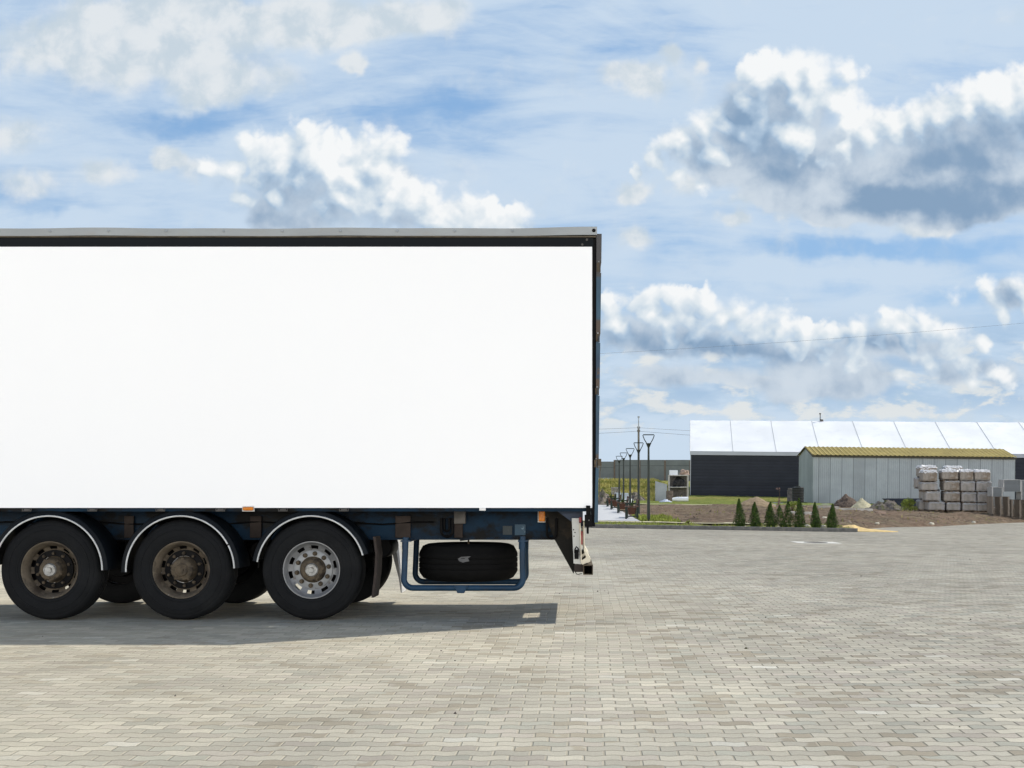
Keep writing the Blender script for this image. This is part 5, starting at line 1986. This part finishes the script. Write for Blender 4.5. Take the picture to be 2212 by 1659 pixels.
# ------------------------------------------------------------------ vegetation
def tufts(name, n, area, hrange, mat, seed, label, wf=.018, ok=None):
    rng = random.Random(seed)
    mb = MB()
    c = 0
    while c < n:
        x, y = rng.uniform(area[0], area[1]), rng.uniform(area[2], area[3])
        if ok and not ok(x, y, rng):
            c += 1
            continue
        z = ground_z(x, y) + soil_noise(x, y) - .02
        h = rng.uniform(*hrange)
        for b_ in range(3):
            a = rng.uniform(0, 6.283)
            le = rng.uniform(.1, .6) * h
            wv = wf * h / .15
            ex, ey = math.cos(a) * le, math.sin(a) * le
            sx, sy = -math.sin(a) * wv, math.cos(a) * wv
            i = len(mb.v)
            hz = h * rng.uniform(.7, 1.1)
            mb.v += [(x - sx, y - sy, z), (x + sx, y + sy, z), (x + ex * .5 + sx * .6, y + ey * .5 + sy * .6, z + hz * .65), (x + ex, y + ey, z + hz)]
            mb.f.append((i, i + 1, i + 2, i + 3))
        c += 1
    o = mb.build(name, mat, recalc=False)
    tag(o, label, 'grass', kind='stuff')
    return o
def clump(f, t):
    return lambda x, y, r_: mnoise.noise(Vector((x * f, y * f, 1.3))) > t
tufts('verge_grass', 2600, (-6, 10.8, 49.2, 52.4), (.03, .12), M['grassblade'], 3, 'short weedy grass in the strip behind the kerb', ok=clump(.9, -.1))
tufts('lawn_grass', 1600, (3.0, 4.6, 53.5, 64), (.06, .22), M['grassblade'], 4, 'green grass around the feet of the nearest park lamps', ok=clump(.5, -.15))
tufts('bank_grass', 16000, (0, 22, 124, 189), (.12, .45), M['drygrass'], 5, 'yellowish tall grass covering the bank below the fence', wf=.03, ok=lambda x, y, r_: r_.random() < .9 and x < 12.2 and (y > 135 or x < 11))
tufts('soil_weeds', 1500, (5, 34, 56, 84), (.05, .16), M['drygrass'], 6, 'sparse dry weeds on the dug-over soil', ok=lambda x, y, r_: y > edge_y(x) + .6 and mnoise.noise(Vector((x * .5, y * .25, 4))) > .12)


def bush(name, label, dxx, d, w, h, n, size, mat, seed):
    x = X(dxx, d)
    root = empty(name, (x, d, ground_z(x, d) + soil_noise(x, d)))
    tag(root, label, 'bush')
    rng = random.Random(seed)
    cl = [(rng.uniform(-.4, .4) * w, rng.uniform(-.3, .3) * w, rng.uniform(.15, .75) * h, rng.uniform(.15, .3)) for _ in range(9)]
    mb = MB()
    def fn(r_):
        c = r_.choice(cl)
        u = Vector((r_.gauss(0, 1), r_.gauss(0, 1), r_.gauss(0, 1))).normalized() * (r_.random() ** .4)
        return (c[0] + u.x * c[3] * w, c[1] + u.y * c[3] * w, max(0.02, c[2] + u.z * c[3] * h)), u
    leaf_quads(mb, fn, n, size, rng)
    mb.build('foliage', M[mat], root, recalc=False)
    mb = MB()
    for c in cl:
        mb.tube([(0, 0, -.05), (c[0] * .5, c[1] * .5, c[2] * .6), (c[0], c[1], c[2])], [.014, .01, .004], 5)
    mb.build('stem', M['bark'], root)
    return root
bush('weed_bush', 'yellow-green weed bush left of the block packs', 1966, 85, 1.15, .85, 1500, .045, 'bush', 21)
bush('weed_bush', 'yellow-green weeds between the two-topped and the tallest thuja', 1712, 76, .55, .62, 700, .035, 'bush', 22)
bush('weed_bush', 'small weed sprig right of the nearest park lamp', 1487, 51, .16, .22, 90, .018, 'bush', 23)
# dried sapling in front of the dark hall
x = X(1682.5, 70)
DS = empty('dried_sapling', (x, 70, ground_z(x, 70)))
tag(DS, 'dried sapling with pinkish withered leaves left of the two-topped thuja', 'sapling')
zt_ = Zd(1053, 70) - DS.location.z
MB().tube([(-.02, 0, -.05), (.0, 0, zt_ * .4), (.05, .0, zt_ * .75), (-.02, .0, zt_ * .95), (-.05, 0, zt_)], [.02, .015, .010, .007, .004], 6).build('stem', M['bark'], DS)
mb = MB()
rr = random.Random(77)
def fn(r_):
    t = r_.random()
    if t < .75:
        z = zt_ * (.28 + .32 * r_.random())
        s2 = .09 * (1 - (z / zt_ - .28) / .4)
        return (r_.gauss(0, .5) * s2 + .01, r_.gauss(0, .5) * s2, z), (0, -1, .3)
    return (-.03 + .28 * (r_.random() - .45), .0, zt_ * .94 + .1 * (r_.random() - .5)), (0, -1, .5)
leaf_quads(mb, fn, 90, .035, rr)
mb.build('leaves', M['dryleaf'], DS, recalc=False)
